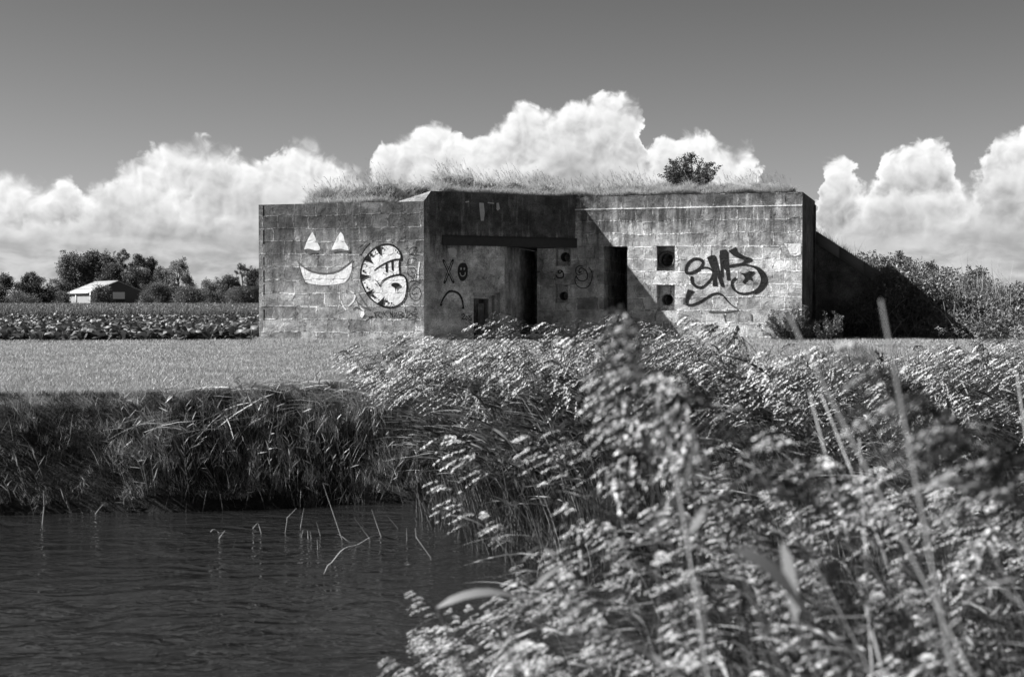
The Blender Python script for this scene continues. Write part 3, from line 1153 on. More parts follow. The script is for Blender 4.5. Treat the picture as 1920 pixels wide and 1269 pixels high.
# round throw-up (crop 640,440 x7.05)
K2 = (640, 440, 7.05)
body = [(380, 240), (450, 180), (530, 145), (620, 135), (700, 155), (755, 200), (790, 260), (795, 325), (770, 345), (768, 420), (775, 500), (800, 540), (835, 545), (860, 600), (870, 680),
        (860, 760), (830, 850), (780, 905), (720, 945), (640, 955), (560, 945), (480, 910), (400, 850), (340, 780), (295, 690), (265, 600), (260, 500), (280, 400), (320, 310)]
p = Paint(wW, *K2)
p.fill(body)
p.done('graffiti_throw_up_fill', M['white_wing'], 'white filled round letter shape')
p = Paint(wW, *K2, off=0.008)
p.line([(535, 140), (620, 130), (700, 152), (755, 200), (790, 262), (793, 325)], 22)
p.line([(535, 140), (450, 178), (380, 240), (320, 310), (278, 400), (258, 500), (264, 600), (295, 690), (340, 780), (400, 852), (480, 912), (560, 948), (640, 958), (720, 946), (790, 905), (835, 850), (862, 760), (868, 680), (860, 600), (832, 545)], 17)
p.line([(440, 470), (520, 415), (600, 370), (700, 335), (795, 325)], 12, 24)
p.line([(770, 345), (766, 420), (776, 520)], 16)
p.line([(832, 545), (760, 530), (680, 545), (600, 575), (545, 615), (512, 680)], 24, 12)
p.line([(512, 680), (480, 625), (448, 598)], 12, 8)
p.line([(600, 385), (602, 490)], 30, 22)
p.line([(675, 345), (678, 465)], 26, 20)
p.line([(560, 505), (580, 522), (612, 525)], 6)
p.line([(640, 475), (655, 490), (682, 492)], 6)
p.line([(450, 645), (475, 670)], 8)
for tri in ([(455, 175), (528, 140), (525, 275), (500, 250)], [(320, 312), (370, 255), (385, 320), (420, 378), (350, 350), (300, 350)],
            [(256, 515), (330, 535), (400, 545), (330, 565), (262, 605)], [(325, 765), (440, 715), (395, 780), (360, 815)], [(480, 905), (580, 815), (565, 880), (550, 945)]):
    p.fill(tri)
for x, y, r_ in ((403, 270, 20), (455, 237, 10), (555, 182, 14), (597, 170, 8), (725, 208, 10), (750, 238, 11), (318, 390, 11), (300, 482, 16), (318, 638, 9), (350, 700, 16), (425, 810, 20), (478, 845, 8),
                 (500, 858, 8), (605, 882, 17), (575, 917, 7), (670, 906, 12)):
    p.dot(x, y, r_)
p.dot(722, 665, 60, 30)
p.line([(722, 680), (724, 755)], 26, 8)
p.done('graffiti_throw_up_outline', M['marker'], 'black outlines, spikes and dots of the round letter')

# thin marker writing under and beside it
p = Paint(wW, *K2, off=0.0045)
W_ = 8
p.line([(320, 1137), (415, 1078)], W_, smooth=False)
p.line([(362, 1085), (418, 1078), (392, 1118), (362, 1085)], W_, smooth=False)
p.line([(440, 1030), (462, 1108)], W_, smooth=False); p.line([(432, 1032), (520, 1015)], W_, smooth=False); p.line([(446, 1068), (490, 1060)], W_, smooth=False)
p.line([(535, 1025), (502, 1040), (495, 1075), (515, 1088), (540, 1080)], W_)
p.line([(560, 1015), (565, 1085)], W_, smooth=False); p.line([(605, 1010), (565, 1050), (612, 1088)], W_, smooth=False)
p.line([(652, 1090), (646, 1018), (682, 1094), (680, 1010)], W_, smooth=False)
p.line([(700, 1038), (738, 1034), (704, 1080), (745, 1078)], W_, smooth=False)
p.line([(800, 1015), (765, 1020), (760, 1045), (800, 1060), (825, 1080), (805, 1100), (770, 1098), (775, 1070), (815, 1040), (800, 1015)], W_)
p.line([(848, 985), (852, 1015)], W_, smooth=False)
p.line([(872, 1030), (895, 1015), (912, 1035), (900, 1070), (860, 1100), (925, 1095)], W_)
p.line([(985, 1020), (940, 1025), (938, 1060), (975, 1062), (1000, 1085), (985, 1115), (950, 1118)], W_)
p.done('graffiti_writing', M['marker'], 'thin black writing reading FCK NZS 25 with an arrow before it')
p = Paint(wW, *K2, off=0.0045)
# column of scribbled letters up the edge of the wing
p.line([(845, 205), (880, 165)], 7); p.line([(990, 160), (930, 175), (895, 225), (915, 250), (960, 225), (990, 165)], 7); p.line([(890, 258), (960, 270), (1030, 265)], 7)
p.line([(880, 390), (885, 340), (930, 310), (985, 320), (975, 360), (925, 395), (880, 390)], 7)
p.line([(905, 450), (950, 435), (985, 470), (975, 530), (930, 555), (885, 530), (880, 480), (905, 450)], 7)
p.line([(925, 500), (940, 490), (930, 480)], 10)
p.line([(1080, 515), (1000, 535), (940, 580), (905, 650)], 6)
p.done('graffiti_scribble', M['marker'], 'thin looping scribbles high on the edge of the wing')
p = Paint(wW, *K2, off=0.0045)
p.line([(900, 620), (960, 610), (1040, 635)], 7)
p.line([(985, 640), (930, 670), (900, 740), (915, 820), (970, 870), (1030, 850), (1052, 780), (1030, 710), (980, 695), (940, 730), (935, 780), (965, 800)], 7)
p.line([(970, 750), (1010, 790)], 6); p.line([(1010, 752), (965, 795)], 6)
p.line([(890, 938), (960, 938), (1035, 905)], 7); p.line([(965, 960), (985, 975), (960, 990)], 7)
p.line([(160, 995), (185, 965), (215, 968), (250, 985)], 10)
p.done('graffiti_scribble', M['marker'], 'thin spiral scribble low on the edge of the wing')
p = Paint(wW, *K2, off=0.0055)
p.line([(232, 770), (275, 850), (335, 940), (375, 995)], 14, 22)
p.line([(205, 870), (232, 935), (252, 985)], 14)
p.line([(215, 890), (290, 950), (375, 990)], 14, 26)
p.line([(175, 710), (180, 790)], 6)
p.line([(235, 150), (265, 130), (340, 60)], 18, 8)
p.line([(250, 260), (300, 180), (360, 110)], 16, 26)
p.done('graffiti_tag', M['grey_wing'], 'short black jagged tag beside the round letter')
p = Paint(wW, *K2, off=0.0035)
p.line([(0, 880), (20, 940), (60, 990)], 18)
p.line([(130, 750), (180, 800), (165, 870), (95, 945)], 20)
p.line([(200, 880), (250, 960), (300, 1000)], 18)
p.fill([(240, 1010), (300, 1010), (310, 1050), (275, 1105), (250, 1080)])
p.line([(1035, 370), (1020, 480), (1015, 600)], 22, 16)
p.done('graffiti_pale_marks', M['white_wing'], 'pale worn paint marks')

# recessed wall: X, smiling face, arch, number, pale scrawl  (crop 820,430 x6)
K3 = (820, 430, 6.0)
p = Paint(wM, *K3)
p.line([(68, 350), (110, 440), (180, 595)], 30); p.line([(175, 348), (130, 470), (80, 600)], 30)
p.fill([(285, 375), (320, 385), (340, 440), (338, 510), (320, 560), (285, 583), (250, 565), (230, 510), (230, 440), (250, 390)], True)
p.line([(40, 850), (75, 770), (125, 705), (180, 700), (240, 725), (275, 790), (290, 885)], 26)
p.line([(270, 965), (290, 950), (305, 970), (275, 1008), (315, 1005)], 8)
p.line([(330, 975), (318, 995), (328, 1012), (342, 995), (330, 975)], 8)
p.line([(345, 972), (362, 975), (350, 1015), (375, 1012)], 8)
p.line([(385, 965), (362, 985), (385, 1005), (375, 1025), (358, 1020)], 8)
p.line([(318, 1018), (350, 1030), (378, 1062)], 6)
p.done('graffiti_cross_and_smiley', M['black_pour'], 'black cross, round smiling face, arch and small number 2025')
p = Paint(wM, *K3, off=0.009)
p.line([(80, 370), (120, 460), (175, 575)], 7); p.line([(165, 370), (130, 465), (85, 575)], 7)
p.dot(265, 443, 9, 16); p.dot(302, 445, 9, 14)
p.line([(253, 490), (265, 520), (285, 528), (308, 512), (312, 488)], 9)
p.line([(50, 835), (85, 770), (130, 718), (180, 713), (230, 738), (265, 800), (278, 870)], 6)
p.line([(245, 560), (225, 505), (224, 440), (248, 382), (285, 368), (325, 380), (347, 440), (344, 515), (322, 568)], 4)
p.done('graffiti_highlights', M['white_pour'], 'pale inner lines of the cross, face and arch')
p = Paint(wM, *K3, off=0.0045)
for l in ([(455, 400), (490, 385), (560, 410)], [(465, 410), (480, 375)], [(540, 400), (570, 440)], [(550, 430), (530, 470), (510, 530)], [(575, 440), (550, 500), (525, 545)], [(600, 470), (580, 510), (560, 560)],
          [(530, 470), (610, 480)], [(570, 355), (600, 345), (640, 295)], [(640, 295), (625, 360)], [(625, 360), (665, 320)], [(665, 320), (650, 380)], [(650, 380), (695, 345)], [(695, 345), (680, 410)], [(580, 365), (620, 410), (655, 465), (690, 380)],
          [(460, 540), (500, 560), (545, 610), (585, 680)], [(620, 500), (655, 530), (650, 600), (615, 610), (600, 570)], [(610, 530), (640, 590)], [(560, 500), (540, 545)]):
    p.line(l, 8)
p.fill([(605, 545), (650, 530), (650, 600), (620, 610)])
p.done('graffiti_pale_scrawl', M['white_pour'], 'pale jagged scrawl with a crown shape')
p = Paint(wM, *K3, off=0.0045)
p.fill([(120, 215), (200, 215), (215, 290), (130, 285)], True)
p.done('pale_patch', M['white_pour'], 'soft pale patch under the left end of the beam')
# pale drips of paint under the roof edge (crop 780,330 x3.845)
p = Paint(wM, 780, 330, 3.845, off=0.005)
p.fill([(455, 195), (488, 197), (495, 270), (488, 325), (468, 325), (460, 260)])
p.fill([(580, 197), (597, 195), (604, 240), (588, 253), (579, 240)])
p.line([(360, 190), (380, 187)], 10); p.line([(520, 195), (560, 200)], 8)
p.done('pale_patch', M['white_pour'], 'pale flaking patches high on the wall')

# spirals on the pillar
p = Paint(wR, *K3, off=0.004)
p.line([(1395, 480), (1375, 495), (1360, 470), (1390, 462), (1415, 490), (1415, 535), (1385, 548), (1350, 540), (1335, 515)], 15)
p.dot(1318, 555, 8)
p.line([(1620, 475), (1600, 490), (1595, 460), (1620, 435), (1665, 460), (1690, 510), (1680, 560), (1640, 582), (1590, 570), (1562, 520)], 11)
p.line([(1640, 420), (1600, 410), (1560, 440), (1560, 490), (1590, 515), (1625, 500)], 10)
p.line([(1705, 430), (1740, 490), (1735, 570), (1700, 640), (1640, 662), (1580, 640), (1548, 580), (1555, 530)], 10)
p.done('graffiti_spirals', M['black_front'], 'small and large black spirals on the pillar')

# big black tag on the front wall (crop 1240,440 x7.05)
K4 = (1240, 440, 7.05)
p = Paint(wR, *K4, off=0.005)
p.line([(500, 455), (445, 490), (375, 510), (330, 495), (330, 430), (365, 370), (430, 325), (500, 325), (545, 360), (535, 415), (500, 455)], 44, 40)
p.line([(500, 455), (570, 435), (630, 445), (680, 490), (670, 560), (610, 640), (540, 695), (470, 690), (415, 640), (402, 570)], 20, 42)
p.fill([(600, 300), (650, 275), (700, 268), (720, 290), (760, 440), (800, 560), (835, 690), (790, 690), (745, 580), (720, 480), (740, 680), (675, 680), (680, 500), (640, 400)])
p.fill([(770, 210), (850, 195), (880, 230), (890, 400), (910, 600), (865, 605), (850, 480), (815, 440), (820, 560), (790, 560), (775, 400), (765, 280)])
p.fill([(880, 215), (985, 165), (1010, 230), (1090, 280), (1205, 320), (1190, 350), (1060, 375), (1100, 335), (1020, 310), (950, 280)])
p.line([(1190, 345), (1060, 385), (960, 400), (880, 425)], 20, 34)
p.line([(930, 425), (1040, 400), (1160, 405), (1260, 450), (1325, 530), (1335, 620), (1290, 700), (1200, 760), (1080, 780), (990, 750), (935, 680), (940, 610), (975, 580)], 18, 34)
p.fill([(1150, 395), (1260, 420), (1350, 480), (1395, 570), (1390, 650), (1330, 730), (1240, 785), (1210, 750), (1280, 690), (1310, 610), (1300, 540), (1250, 460)], True)
p.fill([(1020, 500), (1110, 510), (1165, 480), (1240, 490), (1185, 555), (1210, 615), (1150, 585), (1095, 640), (1065, 635), (1105, 570), (1075, 530)])
p.fill([(350, 720), (435, 745), (385, 800), (350, 870), (345, 920), (315, 900), (320, 800)])
p.line([(345, 925), (410, 925), (500, 890), (600, 830), (680, 785), (750, 775), (810, 800), (870, 870), (930, 930), (995, 970)], 32, 12)
p.done('graffiti_big_tag', M['black_front'], 'large black tag of three looping letters over a long wavy underline, a star inside the last letter')
p = Paint(wR, *K4, off=0.0046)
p.fill([(290, 830), (345, 850), (340, 930), (290, 920)], True)
p.line([(640, 1020), (780, 1025), (900, 1020), (1020, 1000)], 30, 18)
p.line([(830, 1060), (850, 1150)], 22); p.line([(1190, 1060), (1195, 1130)], 20)
p.done('graffiti_thin_haze', M['grey_wing'], 'thin overspray beside the underline')
# white splash near the corner
p = Paint(wR, 1080, 260, 3.173, off=0.004)
p.fill([(1235, 625), (1335, 625), (1335, 690), (1300, 700), (1275, 690), (1262, 665)])
p.done('pale_patch', M['white_wing'], 'white splash of paint near the corner')

# ================================================================== vegetation materials
M['lawn'] = leaf_mat('lawn_blade', 0.29, 0.55, 0.30, 0.5, 0.3, 0.9)
M['bank'] = leaf_mat('bank_blade', 0.16, 0.8, 0.12, 0.5, 0.12, 1.6)
M['straw'] = leaf_mat('dead_straw', 0.27, 0.45, 0.25, 0.5, 0.4, 2.0)
M['roofg'] = leaf_mat('roof_blade', 0.36, 0.6, 0.35, 0.5, 0.3, 2.2)
M['stemdark'] = leaf_mat('seed_stem', 0.22, 0.5, 0.2, 0.6, 0.2, 2.0)
M['beet'] = leaf_mat('beet_leaf', 0.085, 0.55, 0.15, 0.5, 0.25, 2.0)
M['margin'] = leaf_mat('field_margin_leaf', 0.10, 0.6, 0.3, 0.5, 0.4, 0.5)
M['tree'] = leaf_mat('tree_leaf', 0.09, 0.5, 0.20, 0.5, 0.15, 0.35)
M['treedark'] = leaf_mat('conifer_leaf', 0.035, 0.5, 0.15, 0.6, 0.2, 0.6)
M['treelight'] = leaf_mat('pale_tree_leaf', 0.15, 0.5, 0.35, 0.5, 0.3, 0.4)
M['shrub'] = leaf_mat('shrub_leaf', 0.065, 0.5, 0.15, 0.45, 0.2, 3.0)
M['bramble'] = leaf_mat('bramble_leaf', 0.095, 0.8, 0.15, 0.45, 0.25, 1.5)
M['bark'] = plain_mat('bark', 0.07, 0.9, 0.4, 6, 0.6, stretch=(4, 4, 1))
M['reedleaf'] = leaf_mat('reed_leaf', 0.13, 0.55, 0.08, 0.45, 0.22, 2.5)
M['reedstem'] = leaf_mat('reed_stem', 0.20, 0.45, 0.15, 0.45, 0.5, 2.0)
M['plume'] = leaf_mat('reed_plume', 0.18, 0.45, 0.12, 0.55, 0.12, 6.0)


def glint_patches(m, scale, lo, hi, thr):
    # bright and dark patches: glints and shaded gaps put into the colour
    t = NT(m.node_tree)
    g = [n for n in t.n if n.type == 'NEW_GEOMETRY'][0]
    f = t.ss(t.m('ADD', t.m('MULTIPLY', t.noise(g.outputs['Position'], scale, 1), 0.9), t.m('MULTIPLY', g.outputs['Random Per Island'], 0.1)), thr - 0.02, thr + 0.03)
    cmb = [n for n in t.n if n.type == 'COMBXYZ'][0]
    src = cmb.inputs[0].links[0].from_socket
    c = t.m('MULTIPLY', src, t.mix(f, lo, hi))
    for i in range(3):
        t.l.new(c, cmb.inputs[i])


def tuft_glints(m, lo, hi, thr=0.70):  # silvery and dark tufts, with highlights and shaded gaps put into their colour
    t = NT(m.node_tree)
    at_ = t.add('ShaderNodeAttribute', attribute_name='tuft')
    g = [n for n in t.n if n.type == 'NEW_GEOMETRY'][0]
    f = t.ss(t.m('ADD', t.m('MULTIPLY', at_.outputs['Fac'], 0.8), t.m('MULTIPLY', t.noise(g.outputs['Position'], 6.0, 1), 0.4)), thr, thr + 0.16)
    cmb = [n for n in t.n if n.type == 'COMBXYZ'][0]
    c = t.m('MINIMUM', t.m('MULTIPLY', cmb.inputs[0].links[0].from_socket, t.mix(f, lo, hi)), 0.8)
    for i in range(3):
        t.l.new(c, cmb.inputs[i])


tuft_glints(M['plume'], 0.11, 5.0, 0.58)
M['paleleaf'] = leaf_mat('pale_reed_leaf', 0.26, 0.3, 0.35, 0.45, 0.4, 4.0)
glint_patches(M['reedleaf'], 7.0, 0.35, 1.8, 0.54)
glint_patches(M['bank'], 5.0, 0.40, 1.9, 0.54)


def jit(lo, hi, n=None, r=None):
    return (r or rng).uniform(lo, hi, n)


# ------------------------------------------------------------------ lawn
def lawn():
    N = 340000
    y = 13.0 + (33.2 - 13.0) * rng.uniform(0, 1, N) ** 0.80
    x = rng.uniform(-0.44, 0.44, N) * y
    keep = (y > lin(bank_top, x) - 0.12)
    for w in (wW, wM, wR):
        # nothing inside the bunker
        side = (x - w.o[0]) * w.n[0] + (y - w.o[1]) * w.n[1]
        along = (x - w.o[0]) * w.u[0] + (y - w.o[1]) * w.u[1]
        keep &= ~((side < 0.02) & (along > -0.05) & (along < w.L + 0.05) & (y > 31))
    x, y = x[keep], y[keep]
    z = ground_z(x, y)
    ok = z > -0.10
    x, y, z = x[ok], y[ok], z[ok]
    n = len(x)
    patch = vnoise(x, y, 11, 4, 0.7)
    h = (0.020 + 0.012 * patch + rng.uniform(0, 0.024, n)) * (1 + 0.8 * (y > 30.0) + 0.9 * (y < lin(bank_top, x) + 0.25))
    w_ = rng.uniform(0.0018, 0.004, n) * (y / 15)
    lean = rng.normal(0, 0.55, (n, 3))
    lean[:, 2] = 0
    lean[:, 0] -= 0.15
    V, Q = blades(np.stack([x, y, z - 0.004], 1), h, w_, lean, 0.6, 2)
    o = obj('lawn_grass', V, Q, M['lawn'])
    tag(o, 'short mown grass between the ditch and the bunker', 'grass', kind='stuff')


lawn()


# ------------------------------------------------------------------ grass and herbs on the ditch bank
def bank():
    mb = MB()
    # hanging turf and tussocks all over the face
    N = 150000
    x = rng.uniform(-8.5, 4.0, N)
    yt, yw = lin(bank_top, x), lin(bank_wat, x)
    t = rng.uniform(-0.03, 1.10, N)
    y = yw + (yt - yw) * t
    tus = vnoise(x, t * 1.5, 21, 3, 2.2)
    keep = tus > rng.uniform(-0.75, 0.25, N)
    x, y, t, tus = x[keep], y[keep], t[keep], tus[keep]
    z = ground_z(x, y)
    ok = z > WATER - 0.04
    x, y, z, t, tus = x[ok], y[ok], z[ok], t[ok], tus[ok]
    n = len(x)
    h = rng.uniform(0.03, 0.10, n) * (1 + 1.1 * np.clip(tus, 0, 1)) * np.where(x > -3.2, 1.25, 1.0)
    lean = np.stack([rng.normal(-0.25, 0.6, n), rng.normal(-0.75, 0.45, n), np.zeros(n)], 1)
    V, Q = blades(np.stack([x, y, z], 1), h, rng.uniform(0.0012, 0.0032, n), lean, 0.75, 2, curl=0.35)
    mb.add(V, Q)
    # upright tufts rising from the lower bank
    cx = rng.uniform(-5.8, 0.2, 150)
    ct = rng.uniform(0.02, 0.55, 150)
    for a, b_ in zip(cx, ct):
        if a < -3.3 and rng.uniform() < 0.8:
            continue
        yy = np.interp(b_, [0, 1], [lin(bank_wat, a), lin(bank_top, a)])
        k = rng.integers(30, 90)
        px = a + rng.normal(0, 0.09, k)
        py = yy + rng.normal(0, 0.06, k)
        pz = ground_z(px, py) - 0.02
        pz = np.maximum(pz, WATER - 0.03)
        lean = np.stack([rng.normal(-0.05, 0.28, k) + (px - a) * 2, rng.normal(-0.35, 0.2, k), np.zeros(k)], 1)
        V, Q = blades(np.stack([px, py, pz], 1), rng.uniform(0.08, 0.32, k), rng.uniform(0.0015, 0.004, k), lean, 0.5, 3, curl=0.05)
        mb.add(V, Q)
    o = mb.build('bank_grass', M['bank'])
    tag(o, 'long rough grass hanging down the dark ditch bank', 'grass', kind='stuff')
    # broad-leaved reed shoots on the bank
    mb = MB()
    for _ in range(260):
        a = rng.uniform(-3.6, 0.4)
        if rng.uniform() < 0.10:
            a = rng.uniform(-5.6, -3.4)
        b_ = rng.uniform(-0.05, 0.60)
        yy = np.interp(b_, [0, 1], [lin(bank_wat, a), lin(bank_top, a)])
        z0 = max(float(ground_z(a, yy)), WATER - 0.05)
        H = rng.uniform(0.16, 0.42)
        lx, ly = rng.normal(-0.15, 0.2), rng.normal(-0.35, 0.15)
        top = np.array([a + lx * H, yy + ly * H, z0 + H])
        bs = np.array([a, yy, z0])
        V, Q = tube([bs, (bs + top) / 2 + [0, 0, 0.02], top], [0.003, 0.0025, 0.0015], 4)
        mb.add(V, Q)
        k = rng.integers(4, 8)
        tt = np.linspace(0.3, 1.0, k)
        P0 = bs + (top - bs) * tt[:, None]
        ang = rng.uniform(0, 2 * np.pi, k)
        dr = np.stack([np.cos(ang), np.sin(ang) * 0.6 - 0.3, rng.uniform(0.2, 1.8, k)], 1)
        dr = unit(dr)
        L = rng.uniform(0.05, 0.14, k)
        s_ = np.linspace(0, 1, 5)
        P = P0[:, None, :] + dr[:, None, :] * (L[:, None] * s_)[..., None]
        P[..., 2] -= (L[:, None] * 0.10 * s_ ** 2)
        side = unit(np.cross(dr, rng.normal(0, 1, (k, 3))))
        V, Q = ribbons(P, np.array([0.25, 1, 0.9, 0.6, 0.05]) * 0.005, side)
        mb.add(V, Q)
    o = mb.build('bank_herbs', M['bramble'])
    o.data.materials[0] = leaf_mat('herb_leaf', 0.16, 0.6, 0.2, 0.45, 0.4, 3.0)
    tag(o, 'small pointed-leaved shoots growing on the ditch bank above the water', 'plants', kind='stuff')
    # cut straw lying over the lip
    mb = MB()
    n = 420
    x = np.concatenate([rng.uniform(-3.1, -0.6, n - 120), rng.uniform(-3.6, 0.6, 120)])
    yt = lin(bank_top, x)
    tt = rng.uniform(-0.75, 0.25, n)
    y = yt + tt
    z = np.maximum(ground_z(x, y), -0.30) + rng.uniform(0.0, 0.09, n)
    ang = np.where(rng.uniform(0, 1, n) < 0.75, rng.normal(0.45, 0.55, n), rng.normal(2.3, 0.7, n))
    L = rng.uniform(0.18, 0.75, n)
    dr = np.stack([np.cos(ang), np.sin(ang) * 0.8, rng.normal(0.05, 0.30, n)], 1)
    s_ = np.linspace(-0.5, 0.5, 4)
    P = np.stack([x, y, z], 1)[:, None, :] + dr[:, None, :] * (L[:, None] * s_)[..., None]
    P[..., 2] -= 0.5 * L[:, None] * (s_ ** 2) * 0.5
    side = unit(np.cross(dr, rng.normal(0, 1, (n, 3))))
    V, Q = ribbons(P, rng.uniform(0.0018, 0.0055, n)[:, None] * np.array([0.5, 1, 1, 0.3]), side)
    mb.add(V, Q)
    o = mb.build('dead_straw', M['straw'])
    tag(o, 'pale dead reed straw lying over the lip of the ditch bank', 'straw', kind='stuff')


bank()


# ------------------------------------------------------------------ single stalks standing in the water
wat = lambda x, y: on_z(x / 2.155, 680 + y / 2.155, WATER)
def water_stalk(base, tip, w=0.004, leaf=False, label='', bendy=0.0):
    """base and tip as pixels of the left lower crop; the stalk stands in the water at its base"""
    b_ = wat(*base)
    d = b_[1]
    t_ = at(tip[0] / 2.155, 680 + tip[1] / 2.155, d + rng.uniform(-0.08, 0.08))
    t_[2] = max(t_[2], WATER + 0.01)
    mid = (b_ + t_) / 2 + np.array([bendy, 0, abs(bendy) * 0.8])
    root = empty('water_stalk', tuple(b_))
    P = np.array([b_ - [0, 0, 0.05], b_, mid, t_]) - b_
    V, Q = tube(P, [w, w, w * 0.8, w * 0.35], 5)
    obj('stem', V, Q, M['stemdark'], root)
    if leaf:
        a = P[2]
        for sgn in (-1, 1):
            L = 0.10
            s_ = np.linspace(0, 1, 4)
            dr = unit(np.array([sgn * 0.7, -0.1, 0.7]))
            pp = a + dr * (L * s_)[:, None]
            V, Q = ribbons(pp[None], np.array([0.3, 1, 0.7, 0.05]) * 0.006, np.array([[0.4, 0.9, 0.2]]))
            obj('leaf', V, Q, M['reedleaf'], root)
    tag(root, label, 'reed stalk', 'single stalks standing in the ditch water')


WS = [((1150, 690), (1195, 590), .004, 0, 'thin stalk in the water curving right, leftmost of the upright stalks', -.03),
      ((1212, 668), (1225, 590), .0045, 0, 'upright stalk in the water with a crooked top, just right of the curved one', 0),
      ((1217, 700), (1222, 678), .004, 0, 'stub of a stalk barely above the water beside the upright ones', 0),
      ((1243, 712), (1240, 680), .006, 0, 'short thick pale stub in the water, left of a matching pair', 0),
      ((1256, 714), (1250, 682), .005, 0, 'short thick pale stub in the water, right of a matching pair', 0),
      ((1292, 700), (1276, 645), .005, 1, 'forked leafy stalk in the water beside the short pale stubs', 0),
      ((1282, 757), (1279, 716), .005, 0, 'lone short stub in the water nearest the camera, below the forked stalk', 0),
      ((1380, 716), (1303, 490), .005, 0, 'tallest thin stalk in the water, leaning far to the left', 0),
      ((1495, 716), (1430, 630), .006, 0, 'broad blade in the water leaning left, right of the tallest stalk', 0),
      ((1540, 706), (1500, 595), .007, 0, 'broad upright blade in the water leaning slightly left', 0),
      ((1606, 672), (1565, 622), .003, 0, 'dark thin stalk in the water leaning left near the reeds', 0),
      ((1643, 722), (1641, 670), .0035, 0, 'short straight stalk in the water close to the reed bed', 0),
      ((1740, 790), (1676, 670), .004, 0, 'thin curved stalk in the water at the edge of the reed bed', -.05),
      ((165, 655), (170, 520), .007, 1, 'pale leafy stalk standing in the water at the foot of the left bank', .01),
      ((380, 612), (411, 573), .005, 1, 'small bent leafy stalk in the water under the left bank', .0),
      ((1052, 692), (1040, 652), .004, 0, 'right one of two crossed little stalks left of the taller ones', 0),
      ((1018, 672), (1036, 650), .004, 0, 'left one of two crossed little stalks left of the taller ones', 0),
      ((882, 712), (905, 680), .005, 0, 'short leaning piece rising from the floating bent blade', 0)]
for b0, t0, w, lf, lb, bd in WS:
    water_stalk(b0, t0, w, bool(lf), lb, bd)


def floating(pts, w, label):
    c = np.array([wat(*q) for q in cr(pts, 5)])
    c[:, 2] = WATER + 0.012 + 0.012 * np.sin(np.arange(len(c)) * 0.7)
    tan = np.gradient(c, axis=0)
    V, Q = ribbons(c[None], np.interp(np.linspace(0, 1, len(c)), [0, 0.3, 0.8, 1], [0.4, 1, 0.8, 0.15])[None] * w * 0.7, unit(np.cross(tan, [0, 0.5, 1.0]))[None])
    o = obj('floating_blade', V, Q, M['stemdark'])
    tag(o, label, 'reed blade', 'dead blades floating on the ditch')


floating([(1350, 700), (1395, 722), (1446, 736)], 0.008, 'flat dead blade floating at the foot of the tallest stalk')
floating([(1540, 706), (1470, 725), (1400, 758), (1345, 800), (1322, 835), (1303, 858)], 0.006, 'long bent dead stalk floating on the water with a ragged end')
floating([(845, 692), (870, 684), (895, 698), (947, 700)], 0.008, 'crooked dead blade floating left of the standing stalks')

# ------------------------------------------------------------------ reeds
def droop_leaf(P0, dr, L, w, n=6, droop=0.5, r=rng, wind=0.35):
    """arrays of leaves: P0 (k,3), dr (k,3) unit, L (k,), w (k,)"""
    k = len(P0)
    s_ = np.linspace(0, 1, n)
    P = P0[:, None, :] + dr[:, None, :] * (L[:, None] * s_)[..., None]
    P[..., 2] -= L[:, None] * droop * s_ ** 2.2
    P[..., 0] -= L[:, None] * wind * s_ ** 1.7
    side = unit(np.cross(dr, np.array([0.1, 0.2, 1.0])) + r.normal(0, 0.35, (k, 3)))
    prof = np.interp(s_, [0, 0.12, 0.35, 0.7, 1], [0.35, 0.9, 1.0, 0.6, 0.03])
    return ribbons(P, w[:, None] * prof[None, :], side)


